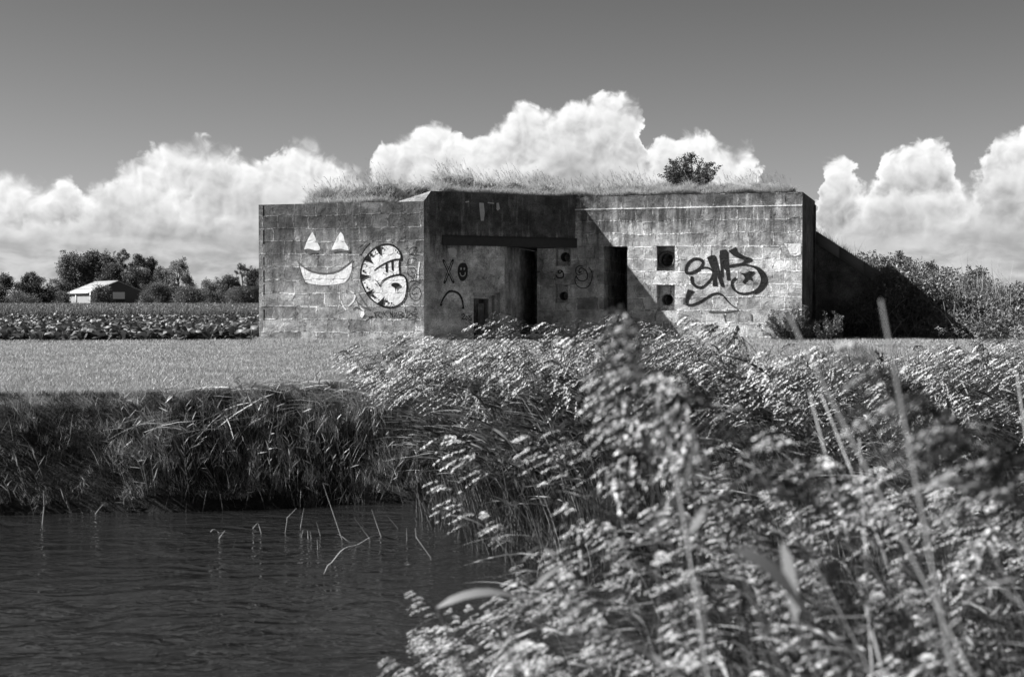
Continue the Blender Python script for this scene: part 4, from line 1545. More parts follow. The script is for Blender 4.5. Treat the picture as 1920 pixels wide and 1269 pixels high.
def reed(seed, H=1.8, detail=1.0, lean=0.5, plume=0.30, nleaf=8, leafL=0.34, leafW=0.011, bare=False, droop=1.0):
    """arrays (stem, leaves, plume) of one common reed, root at the origin, blown towards -x"""
    r = np.random.default_rng(seed)
    az = np.pi + r.normal(0, 0.35)
    s_ = np.linspace(0, 1, 9)
    dx = lean * H * s_ ** 1.8
    stem = np.stack([np.cos(az) * dx, np.sin(az) * dx, H * s_ * (1 - 0.12 * lean * s_)], 1)
    st = MB()
    V, Q = tube(stem, np.linspace(0.0045, 0.0018, 9), 5)
    st.add(V, Q)
    lf = MB()
    ts = np.linspace(0.45, 0.93, nleaf) + r.normal(0, 0.02, nleaf)
    P0 = np.stack([np.interp(ts, s_, stem[:, i]) for i in range(3)], 1)
    a = np.where(np.arange(nleaf) % 2 == 0, az, az + r.normal(0.9, 0.5)) + r.normal(0, 0.7, nleaf)
    dr = unit(np.stack([np.cos(a), np.sin(a), r.uniform(0.35, 1.1, nleaf)], 1))
    V, Q = droop_leaf(P0, dr, leafL * r.uniform(0.7, 1.15, nleaf), leafW * r.uniform(0.7, 1.2, nleaf), 6, 0.35, r, 0.45)
    lf.add(V, Q)
    pm = MB()
    tipp = stem[-1]
    if not bare:
        tip = stem[-1]
        d0 = unit(stem[-1] - stem[-2])
        m = 14
        q = np.linspace(0, 1, m)
        ax = tip + d0 * (plume * q)[:, None]
        ax[:, 2] -= plume * 0.30 * droop * q ** 2
        ax[:, 0] -= plume * 0.25 * droop * q ** 1.5
        V, Q = tube(ax, np.linspace(0.0018, 0.0006, m), 3)
        pm.add(V, Q)
        nb = int(24 * detail ** 0.5)
        qb = np.sort(r.uniform(0.0, 1.0, nb)) ** 0.9
        B0 = np.stack([np.interp(qb, q, ax[:, i]) for i in range(3)], 1)
        ab = r.uniform(0, 2 * np.pi, nb)
        Lb = plume * (0.32 * (1 - qb) ** 0.5 + 0.12) * r.uniform(0.7, 1.25, nb)
        axd = unit(ax[-1] - ax[0])
        bd = unit(axd * 0.75 + 0.40 * np.stack([np.cos(ab), np.sin(ab), np.sin(ab * 1.7) * 0.3 - 0.3], 1))
        ns = 6
        u = np.linspace(0.0, 1, ns)
        drop = lambda C, LL, uu: np.stack([C[..., 0] - LL * 0.40 * uu ** 1.4, C[..., 1], C[..., 2] - LL * 0.85 * uu ** 1.6], -1)
        C = drop(B0[:, None, :] + bd[:, None, :] * (Lb[:, None] * u)[..., None], Lb[:, None], u[None, :])
        side = unit(np.cross(bd, r.normal(0, 1, (nb, 3))))
        V, Q = ribbons(C, np.full((nb, ns), 0.0007), side)
        pm.add(V, Q)
        # spikelets packed into a tuft around the outer part of each branch
        per = int(17 * detail)
        bi = np.repeat(np.arange(nb), per)
        uu = r.uniform(0.18, 1.05, nb * per)
        C = drop(B0[bi] + bd[bi] * (Lb[bi] * uu)[:, None], Lb[bi], uu)
        k = len(C)
        fat = 0.0042 * detail * np.sin(np.pi * np.clip(uu * 0.9 + 0.05, 0, 1))[:, None]
        C = C + unit(r.normal(0, 1, (k, 3))) * fat * r.uniform(0.2, 1, (k, 1))
        sd_ = unit(np.stack([r.normal(-0.6, 0.22, k), r.normal(0, 0.22, k), r.normal(-0.75, 0.22, k)], 1))
        ls = r.uniform(0.012, 0.024, k)
        ws = r.uniform(0.0018, 0.0034, k)
        cr_ = unit(np.cross(sd_, np.array([-0.6, -0.5, 0.6]) + r.normal(0, 0.45, (k, 3))))
        V = np.stack([C, C + sd_ * (ls * 0.4)[:, None] + cr_ * ws[:, None], C + sd_ * ls[:, None], C + sd_ * (ls * 0.4)[:, None] - cr_ * ws[:, None]], 1).reshape(-1, 3)
        Q = np.arange(k * 4).reshape(-1, 4)
        pm.add(V, Q, a=np.repeat(r.uniform(0.05, 1, nb)[bi], 4))
        tipp = ax[-1] + np.array([-0.03, 0, 0])
    return st, lf, pm, stem, tipp


def reed_kit(seeds, pmat='plume', **kw):
    kit = []
    for s_ in seeds:
        st, lf, pm, stem, tipp = reed(s_, **kw)
        kit.append(dict(stem=st.mesh('stem', M['reedstem']), leaves=lf.mesh('leaves', M['reedleaf']), plume=pm.mesh('plume', M[pmat]) if pm.n else None,
                        top=stem[-1], tip=tipp, arr=(st, lf, pm)))
    return kit


def place_reed(kit, k, loc, rz, sc, label, group, name='common_reed'):
    r_ = empty(name, loc, rz)
    r_.scale = (sc, sc, sc)
    inst('stem', kit[k]['stem'], r_)
    inst('leaves', kit[k]['leaves'], r_)
    if kit[k]['plume']:
        inst('plume', kit[k]['plume'], r_)
    return tag(r_, label, 'reed', group)


near_kit = reed_kit(range(100, 109), H=1.6, detail=1.7, lean=0.44, droop=0.35, plume=0.46, nleaf=10, leafL=0.40, leafW=0.011)
M['plumebed'] = leaf_mat('bed_reed_plume', 0.14, 0.45, 0.12, 0.55, 0.12, 6.0)  # plumes of the bed across the ditch, toned darker than the near ones
tuft_glints(M['plumebed'], 0.15, 4.8)
mid_kit = reed_kit(range(200, 207), 'plumebed', H=1.6, detail=1.15, lean=0.45, plume=0.42, nleaf=13, leafL=0.42, leafW=0.010)


M['plumedark'] = leaf_mat('dark_reed_plume', 0.11, 0.45, 0.15, 0.55, 0.12, 6.0)
tuft_glints(M['plumedark'], 0.2, 3.6, 0.74)
dark_kit = []
for e_ in near_kit:
    e2_ = dict(e_)
    e2_['plume'] = e_['plume'].copy()
    e2_['plume'].materials.clear()
    e2_['plume'].materials.append(M['plumedark'])
    dark_kit.append(e2_)


def near_ground(x, y):
    return float(ground_z(x, y))


# --- foreground reeds: where each plume stands in the air above the near bank
def tops_near():
    out = []
    r = np.random.default_rng(42)
    # the outline of the clump, from the photograph: (pixel column, pixel row of the highest tip, distance)
    outline = [(725, 1235, 4.6), (770, 1110, 5.2), (815, 900, 6.2), (830, 805, 6.6), (905, 960, 5.6), (980, 815, 5.2), (1040, 800, 5.0), (1150, 566, 3.2), (1158, 625, 3.3), (1178, 596, 3.1), (1215, 650, 3.3), (1130, 680, 3.6), (1190, 690, 3.5), (1235, 700, 3.2), (1160, 740, 3.8), (1275, 745, 3.2),
               (1120, 730, 3.8), (1250, 690, 3.6), (1310, 740, 3.3), (1380, 760, 3.0), (1440, 800, 3.2), (1530, 840, 3.2),
               (1590, 640, 2.6), (1640, 690, 2.5), (1700, 720, 2.6), (1760, 760, 2.7), (1830, 780, 2.6), (1900, 830, 2.6), (1670, 790, 2.8)]
    for px, py, d in outline:
        out.append((px, py, d))
    env = lambda px: np.interp(px, [690, 730, 800, 860, 940, 1000, 1090, 1160, 1260, 1400, 1520, 1590, 1700, 1800, 1950], [1290, 1200, 1150, 1130, 1080, 1010, 880, 760, 780, 850, 910, 870, 860, 870, 900])
    for i_ in range(188):
        px = r.uniform(760, 2050) if i_ < 150 else r.uniform(700, 1150)
        t_ = r.uniform(0, 1)
        py = env(px) + (1330 - env(px)) * t_
        d = 4.3 - 1.5 * t_ + r.uniform(-0.4, 0.9) + max(0, (1000 - px) / 300) * 1.6
        out.append((px, py, d))
    return out


NEAR_LABEL = {(725, 1235): 'lowest plumed reed, hanging over the water at the bottom left of the near clump',
              (770, 1110): 'plumed reed reaching out over the water above the lowest one of the near clump',
              (830, 805): 'blurred plumed reed at the far left top of the near clump, against the reed bed',
              (980, 815): 'blurred plumed reed left of the tallest ones, against the dark foot of the reed bed',
              (1150, 566): 'tallest blurred reed plume, its tip in front of the narrow doorway of the bunker',
              (1590, 640): 'blurred reed plume reaching highest at the right, below the sloping wall'}
n_near = 0
for i, (px, py, d) in enumerate(tops_near()):
    tip = at(px, py, d)
    k = i % len(near_kit)
    top = near_kit[k]['top']
    rz = rng.normal(0, 0.45)
    # the plume hangs past the stem's end: bring the plume tip to the point
    off = near_kit[k]['tip']
    for _ in range(3):
        c_, s_ = math.cos(rz), math.sin(rz)
        base = tip[:2] - np.array([off[0] * c_ - off[1] * s_, off[0] * s_ + off[1] * c_])
        gz = max(near_ground(*base), WATER - 0.35)
        sc = (tip[2] - gz) / off[2]
        sc = min(max(sc, 0.35), 1.35)
        base = tip[:2] - sc * np.array([off[0] * c_ - off[1] * s_, off[0] * s_ + off[1] * c_])
    z = tip[2] - off[2] * sc
    dark_one = i < 40 and d < 3.5 and py < 800 and not (1190 < px < 1300 and py > 690)
    place_reed(dark_kit if dark_one else near_kit, k, (base[0], base[1], z), rz, sc,
               NEAR_LABEL.get((px, py), 'plumed reed of the blurred clump nearest the camera'), 'reeds of the near clump')
    n_near += 1

# bare stalks sticking out of the near clump
for px0, py0, px1, py1, d, lb in ((1602, 835, 1478, 590, 2.5, 'long pale bare reed stalk leaning left in front of the corner of the bunker'),
                                  (1752, 1090, 1652, 562, 2.2, 'tall pale bare reed stalk, tallest one at the right, in front of the sloping wall'),
                                  (1540, 820, 1518, 735, 3.7, 'left one of two short pale stalks beside the long leaning one'),
                                  (1572, 820, 1540, 738, 3.8, 'right one of two short pale stalks beside the long leaning one'),
                                  (1616, 882, 1613, 822, 3.8, 'short upright pale stub right of the long leaning stalk'),
                                  (1920, 790, 1907, 698, 3.8, 'pale bare stalk at the right edge of the picture')):
    tp = at(px1, py1, d)
    lo = at(px0, py0, d * 0.97)
    dirv = (lo - tp) / max(tp[2] - lo[2], 1e-3)
    gz = -1.2
    bs = tp + dirv * (tp[2] - gz)
    root = empty('bare_reed_stalk', tuple(bs))
    P = np.array([bs, bs + (tp - bs) * 0.5 + np.array([0.01, 0, 0]), tp]) - bs
    V, Q = tube(P, [0.0042, 0.0034, 0.0022], 6)
    obj('stem', V, Q, M['straw'], root)
    nd = MB()
    for q in (0.35, 0.55, 0.72, 0.88):
        c = P[0] + (P[2] - P[0]) * q
        V, Q = tube([c - [0, 0, 0.006], c + [0, 0, 0.006]], [0.0042, 0.0042], 6)
        nd.add(V, Q)
    tag(root, lb, 'reed stalk', 'bare stalks in the near clump')

# big loose leaves in the near clump
for px, py, d, a, L, lb in ((1455, 1075, 2.3, 315, 0.20, 'broad pale reed leaf pointing down right in the middle of the near clump'),
                            (1480, 1060, 2.35, 100, 0.13, 'broad pale reed leaf pointing up right beside the middle one'),
                            (905, 1112, 3.4, 2, 0.22, 'horizontal pale reed leaf over the water at the left of the near clump'),
                            (1800, 905, 2.6, 176, 0.20, 'horizontal broad reed leaf near the right edge')):
    c = at(px, py, d)
    ar = R(a)
    dr = np.array([[math.cos(ar), 0.15, math.sin(ar)]])
    s_ = np.linspace(0, 1, 8)
    P = c + dr * (L * (s_ - 0.5))[:, None]
    P[:, 2] -= 0.03 * (s_ - 0.5) ** 2 * 4
    V, Q = ribbons(P[None] - c, np.interp(s_, [0, 0.15, 0.5, 1], [0.2, 0.9, 1, 0.03])[None] * 0.012, unit(np.cross(dr, np.array([[-0.6, -0.6, 0.5]]))))
    st = at(px, py, d)
    root = empty('leafy_reed', tuple(c))
    V2, Q2 = tube(np.array([P[0], P[0] + [0.25, 0.1, -0.6], P[0] + [0.4, 0.15, -1.3 - c[2] * 0 ]]) - c, [0.003, 0.004, 0.005], 5)
    obj('leaf', V, Q, M['paleleaf'], root)
    obj('stem', V2, Q2, M['reedstem'], root)
    tag(root, lb, 'reed', 'leafy reeds in the near clump')

# --- the reed bed across the ditch
def bed_tops():
    """height of the reed tops over the bed"""
    r = np.random.default_rng(77)
    pts = []
    for _ in range(9000):
        x = r.uniform(-1.6, 9.5)
        y = r.uniform(9.0, 19.0)
        left = np.interp(y, [9.0, 10.2, 12, 13.4, 15], [0.6, -0.05, -0.65, -0.95, -1.2])
        back = lin(bank_top, x) + 0.2
        if x < left or y > back or vnoise(np.array([x]), np.array([y]), 91, 2, 1.1)[0] < -0.04:
            continue
        pts.append((x, y))
    return pts


pts = bed_tops()
r_ = np.random.default_rng(5)
r_.shuffle(pts)
pts = pts[:850]
# the nearer and the taller ones are things of their own, the rest one mass
def reed_top_z(x, y):
    # tops fall towards the left and towards the water
    e = np.interp(x, [-1.6, -0.6, 0.4, 1.6, 3, 5, 9], [0.16, 0.38, 0.61, 0.58, 0.38, 0.36, 0.44])
    yt = lin(bank_top, x)
    return e - 0.29 - 0.02 * max(0, yt - 1.5 - y) + r_.normal(0, 0.12) + 0.22 * float(vnoise(np.array([x]), np.array([y]), 91, 2, 1.1)[0])


rec = []
for (x, y) in pts:
    gz = float(ground_z(x, y))
    gz = max(gz, WATER - 0.3)
    zt = reed_top_z(x, y)
    rec.append((x, y, gz, zt))
# seen size: those whose plume no nearer reed hides -> highest on the picture for their column
cols = {}
for i, (x, y, gz, zt) in enumerate(rec):
    c_ = int((x / y) * 200)
    el = (zt - CAMH) / y
    cols.setdefault(c_, []).append((y, el, i))
solo = set()
score = []
for c_, L in cols.items():
    L.sort()
    m = -9
    for y, el, i in L:
        score.append((0 if el > m - 0.002 else 1, y, i))
        m = max(m, el)
score.sort()
BUDGET = 300 - n_near - 10
solo = set(i for _, _, i in score[:BUDGET])
mass = {'stem': MB(), 'leaves': MB(), 'plume': MB()}
for i, (x, y, gz, zt) in enumerate(rec):
    k = int(r_.integers(0, len(mid_kit)))
    H = mid_kit[k]['top'][2]
    sc = min(max((zt - gz) / H, 0.35), 1.25)
    rz = r_.normal(0.0, 0.5)
    # lean carries the top to the left; stand the root to the right of it
    bx, by = x + 0.30 * sc, y
    if i in solo:
        place_reed(mid_kit, k, (bx, by, gz - 0.02), rz, sc, 'plumed reed of the sharp reed bed across the ditch in front of the bunker', 'reeds of the bed across the ditch')
    else:
        c_, s_ = math.cos(rz) * sc, math.sin(rz) * sc
        Rm = np.array([[c_, s_, 0], [-s_, c_, 0], [0, 0, sc]])
        for key, mb_ in zip(('stem', 'leaves', 'plume'), mid_kit[k]['arr']):
            V, F = mb_.arrays()
            mass[key].add(V @ Rm + np.array([bx, by, gz - 0.02]), F[0], a=np.concatenate(mb_.A))
bed = empty('reed_bed', (3, 14, WATER))
tag(bed, 'dense mass of plumed reeds filling the ditch margin behind the nearer reeds', 'reed bed', kind='stuff')
for key, mat in (('stem', 'reedstem'), ('leaves', 'reedleaf'), ('plume', 'plumebed')):
    o = mass[key].build('reed_' + key, M[mat], bed)
    o.matrix_parent_inverse = bed.matrix_basis.inverted()
    o['kind'] = 'stuff'
# low green growth in the foot of the bed
mb = MB()
n = 26000
x = rng.uniform(-1.2, 10, n)
y = rng.uniform(9.3, 19, n)
left = np.interp(y, [9.0, 10.2, 12, 13.4, 15], [0.5, -0.15, -0.75, -1.05, -1.3])
ok = (x > left) & (y < lin(bank_top, x) + 0.15)
x, y = x[ok], y[ok]
z = np.maximum(ground_z(x, y), WATER - 0.05)
n = len(x)
lean = np.stack([rng.normal(-0.2, 0.35, n), rng.normal(-0.1, 0.3, n), np.zeros(n)], 1)
V, Q = blades(np.stack([x, y, z], 1), rng.uniform(0.15, 0.6, n), rng.uniform(0.003, 0.006, n), lean, 0.7, 3, curl=0.1)
M['under'] = leaf_mat('undergrowth', 0.05, 0.8, 0.10, 0.5, 0.1, 3.0)
n = 30000
x2, y2 = rng.uniform(-0.6, 7, n), rng.uniform(1.8, 9.5, n)
ok = (y2 < lin(near_wat, x2) + 1.2) & (x2 > 0.25 * (y2 - 4))
x2, y2 = x2[ok], y2[ok]
n = len(x2)
V2, Q2 = blades(np.stack([x2, y2, np.maximum(ground_z(x2, y2), WATER - 0.05)], 1), rng.uniform(0.15, 0.55, n), rng.uniform(0.003, 0.006, n),
                np.stack([rng.normal(-0.3, 0.35, n), rng.normal(-0.1, 0.3, n), np.zeros(n)], 1), 0.7, 3, curl=0.1)
V, Q = np.concatenate([V, V2]), np.concatenate([Q, Q2 + len(V)])
tag(obj('reed_undergrowth', V, Q, M['under']), 'tangled green blades at the foot of the reeds', 'grass', kind='stuff')

# ------------------------------------------------------------------ roof turf
def roof_xy(n, front=0.02, m=None):
    """random points on the roof: along the front line (a share s of the length) and depth back"""
    return


def turf():
    # surface: strip following the front edge, 5 m deep
    xs_ = np.linspace(-4.75, 6.35, 120)
    def front(x):
        # y of the front edge of the turf
        y1 = D2[1] + (x - D2[0]) * U[1] / U[0]
        y2 = A2[1] + (x - A2[0]) * math.tan(R(28))
        y3 = B2[1] + (x - B2[0]) * U[1] / U[0]
        y = np.where(x < A2[0], y1, np.where(x < B2[0], y2, y3))
        return y + np.interp(x, [-4.75, -3.3, -2.7, -1.9, -1.6, 1.2, 1.6, 6.3], [0.35, 0.22, 0.45, 1.5, 0.30, 0.12, 0.12, 0.12])
    def base(x):
        return np.where(x < A2[0] + 0.1, WING, ROOF)
    def height(x, d):
        h = np.interp(x, [-4.75, -4.6, -4.2, -3, -2, 0, 2, 3.0, 4, 5.8, 6.35], [0.0, 0.18, 0.30, 0.33, 0.36, 0.20, 0.16, 0.15, 0.17, 0.14, 0.0])
        n_ = vnoise(x, d, 31, 4, 4.2)
        return h * sstep(-0.02, 0.45, d) * (1 + 0.85 * n_) + 0.012
    ds = np.array([-0.0, 0.06, 0.15, 0.3, 0.5, 0.8, 1.2, 2.0, 3.0])
    X, Dd = np.meshgrid(xs_, ds)
    Y = front(X) + Dd
    Z = base(X) + height(X, Dd)
    idx = np.arange(X.size).reshape(X.shape)
    Q = np.stack([idx[:-1, :-1], idx[:-1, 1:], idx[1:, 1:], idx[1:, :-1]], -1).reshape(-1, 4)
    soil = obj('roof_soil', np.stack([X, Y, Z], -1).reshape(-1, 3), Q, M['soil'], smooth=True)
    tag(soil, kind='structure')
    mb = MB()
    n = 80000
    x = rng.uniform(-4.72, 6.3, n)
    d = rng.uniform(0, 1, n) ** 1.6 * 2.2
    z = base(x) + height(x, d)
    y = front(x) + d
    cl = vnoise(x, d, 33, 3, 3.0)
    keep = cl > rng.uniform(-0.9, 0.1, n)
    x, y, z, d, cl = x[keep], y[keep], z[keep], d[keep], cl[keep]
    n = len(x)
    h = rng.uniform(0.04, 0.17, n) * (1 + 1.3 * np.clip(cl, 0, 1))
    edge = d < 0.25
    lean = np.stack([rng.normal(-0.1, 0.7, n), np.where(edge, rng.normal(-0.5, 0.5, n), rng.normal(-0.1, 0.6, n)), np.zeros(n)], 1)
    V, Q = blades(np.stack([x, y, z - 0.01], 1), h, rng.uniform(0.003, 0.007, n), lean, 0.7, 3, curl=0.25)
    mb.add(V, Q)
    tag(mb.build('roof_grass', M['roofg']), 'matted dry grass growing along the bunker roof', 'grass', kind='stuff')
    # seed-bearing stems against the sky
    mb = MB()
    n = 3400
    x = rng.uniform(-4.7, 6.3, n)
    d = rng.uniform(0.05, 2.5, n)
    z = base(x) + height(x, d)
    y = front(x) + d
    dens = np.interp(x, [-4.7, -4, -2, 0, 1.6, 3, 4.6, 6.3], [0.35, 0.5, 0.6, 1, 0.9, 0.8, 0.7, 0.9])
    keep = rng.uniform(0, 1, n) < dens * np.clip(0.45 + 1.3 * vnoise(x, d, 35, 2, 2.0), 0.05, 1)
    x, y, z = x[keep], y[keep], z[keep]
    n = len(x)
    H = rng.uniform(0.14, 0.46, n) * np.where(rng.uniform(0, 1, n) < 0.12, 1.35, 1)
    a = rng.normal(0.0, 1, n)
    lean = np.stack([rng.normal(-0.30, 0.22, n), rng.normal(0, 0.1, n), np.zeros(n)], 1)
    s_ = np.linspace(0, 1, 5)
    P = np.stack([x, y, z], 1)[:, None, :] + H[:, None, None] * (np.stack([0 * s_, 0 * s_, s_], 1)[None] + lean[:, None, :] * (s_ ** 2)[None, :, None])
    side = unit(rng.normal(0, 1, (n, 3)) * [1, 0.3, 0.1])
    V, Q = ribbons(P, np.full((n, 5), 0.0014), side)
    mb.add(V, Q)
    # seed heads: small lens faces up the top fifth
    m = 7
    for k in range(m):
        q = 0.80 + 0.2 * k / (m - 1)
        c = P[:, 3, :] * (1 - (q - 0.75) / 0.25) + P[:, 4, :] * ((q - 0.75) / 0.25)
        dd = unit(np.stack([rng.normal(-0.4, 0.7, n), rng.normal(0, 0.5, n), rng.uniform(0.3, 1, n)], 1))
        l_ = rng.uniform(0.012, 0.030, n)
        w_ = unit(np.cross(dd, rng.normal(0, 1, (n, 3)))) * (l_ * 0.22)[:, None]
        V = np.stack([c, c + dd * (l_ / 2)[:, None] + w_, c + dd * l_[:, None], c + dd * (l_ / 2)[:, None] - w_], 1).reshape(-1, 3)
        mb.add(V, np.arange(4 * n).reshape(-1, 4))
    tag(mb.build('roof_seed_grass', M['stemdark']), 'tall thin seeding grasses standing along the bunker roof against the clouds', 'grass', kind='stuff')


turf()


# ------------------------------------------------------------------ shrubs, weeds, trees
def leaf_cloud(mb, centres, radii, n, size, r, squash=(1, 1, 0.85), up=0.0, shell=0.55, aspect=0.5):
    centres = np.asarray(centres, float)
    radii = np.asarray(radii, float)
    vol = radii ** 2.2
    pick = r.choice(len(centres), n, p=vol / vol.sum())
    d = unit(r.normal(0, 1, (n, 3)))
    rad = radii[pick] * (shell + (1 - shell) * r.uniform(0, 1, n) ** 0.6) * r.uniform(0.85, 1.12, n)
    P = centres[pick] + d * rad[:, None] * np.array(squash)
    ax = unit(r.normal(0, 1, (n, 3)) + d * 0.6 + np.array([0, 0, up]))
    bx = unit(np.cross(ax, r.normal(0, 1, (n, 3))))
    s_ = size * r.uniform(0.6, 1.3, n)
    V = np.stack([P, P + ax * (s_ * 0.5)[:, None] + bx * (s_ * aspect * 0.5)[:, None], P + ax * s_[:, None], P + ax * (s_ * 0.5)[:, None] - bx * (s_ * aspect * 0.5)[:, None]], 1).reshape(-1, 3)
    mb.add(V, np.arange(4 * n).reshape(-1, 4))


def tree(name, px, top, width, d, label, cat='tree', mat='tree', kind='round', seed=0, base_z=0.0, leafpx=1.5, dens=1.3, group=None, bot=0.12):
    r = np.random.default_rng(seed)
    x = (px - CX) / FPX * d
    H = CAMH + (HY - top) / FPX * d - base_z
    Wd = width / FPX * d
    root = empty(name, (x, d, base_z))
    size = leafpx * d / FPX * 1.9
    C, Rr = [], []
    limbs = MB()
    V, Q = tube([(0, 0, -0.1), (Wd * 0.02, 0, H * 0.35), (-Wd * 0.03, 0, H * 0.8)], [Wd * 0.035, Wd * 0.025, Wd * 0.008], 6)
    limbs.add(V, Q)
    if kind == 'cone':
        for k in range(46):
            t_ = r.uniform(0, 1)
            rr = Wd * 0.5 * (1 - t_) ** 0.42 * r.uniform(0.3, 1.0)
            a = r.uniform(0, 2 * np.pi)
            C.append((rr * math.cos(a), rr * math.sin(a), H * (0.06 + 0.84 * t_)))
            Rr.append(Wd * 0.17 * r.uniform(0.7, 1.2) * (1.1 - 0.6 * t_))
        upv = 1.5
    else:
        K = 34
        for k in range(K):
            t_ = bot + (0.93 - bot) * (k + r.uniform(0, 1)) / K
            prof = {'round': math.sin(math.pi * min(1, (t_ * 0.88 + 0.14))) ** 0.6, 'tall': math.sin(math.pi * min(1, t_ * 0.85 + 0.13)) ** 0.5, 'bush': max(0.15, math.cos(t_ * math.pi / 2)) ** 0.5,
                    'airy': math.sin(math.pi * min(1, (t_ * 0.85 + 0.08))) ** 0.8}[kind]
            a = r.uniform(0, 2 * np.pi)
            rr = Wd * 0.42 * prof * r.uniform(0.15, 1.0) ** 0.5
            br = Wd * {'round': 0.20, 'tall': 0.24, 'bush': 0.20, 'airy': 0.13}[kind] * r.uniform(0.6, 1.25)
            c = (rr * math.cos(a), rr * math.sin(a), min(H * t_, H - br * 0.8))
            C.append(c)
            Rr.append(br)
            if k % 2 == 0:
                V, Q = tube([(0, 0, H * max(0.1, t_ - 0.3)), (c[0] * 0.5, c[1] * 0.5, c[2] - 0.12 * H), c], [Wd * 0.013, Wd * 0.009, Wd * 0.004], 4)
                limbs.add(V, Q)
        upv = 0.3
    if kind != 'cone':
        for _ in range(22):
            k = int(r.integers(0, len(C)))
            c = np.array(C[k]); v_ = unit(c - np.array([0, 0, H * 0.45]) + r.normal(0, 0.1 * Wd, 3))
            C.append(tuple(np.minimum(c + v_ * Rr[k] * r.uniform(0.8, 1.4), [9e9, 9e9, H * 1.02]))); Rr.append(Wd * 0.06 * r.uniform(0.6, 1.4))
    area = (width * (HY - top)) / (leafpx * leafpx)
    n = int(min(26000, max(900, area * {'round': 5.2, 'tall': 5.2, 'bush': 5.0, 'airy': 2.3, 'cone': 6.0}[kind] * dens)))
    mb = MB()
    leaf_cloud(mb, C, Rr, n, size, r, up=upv, shell=0.12)
    mb.build('crown', M[mat], root)
    limbs.build('trunk', M['bark'], root)
    tag(root, label, cat, group)
    return root


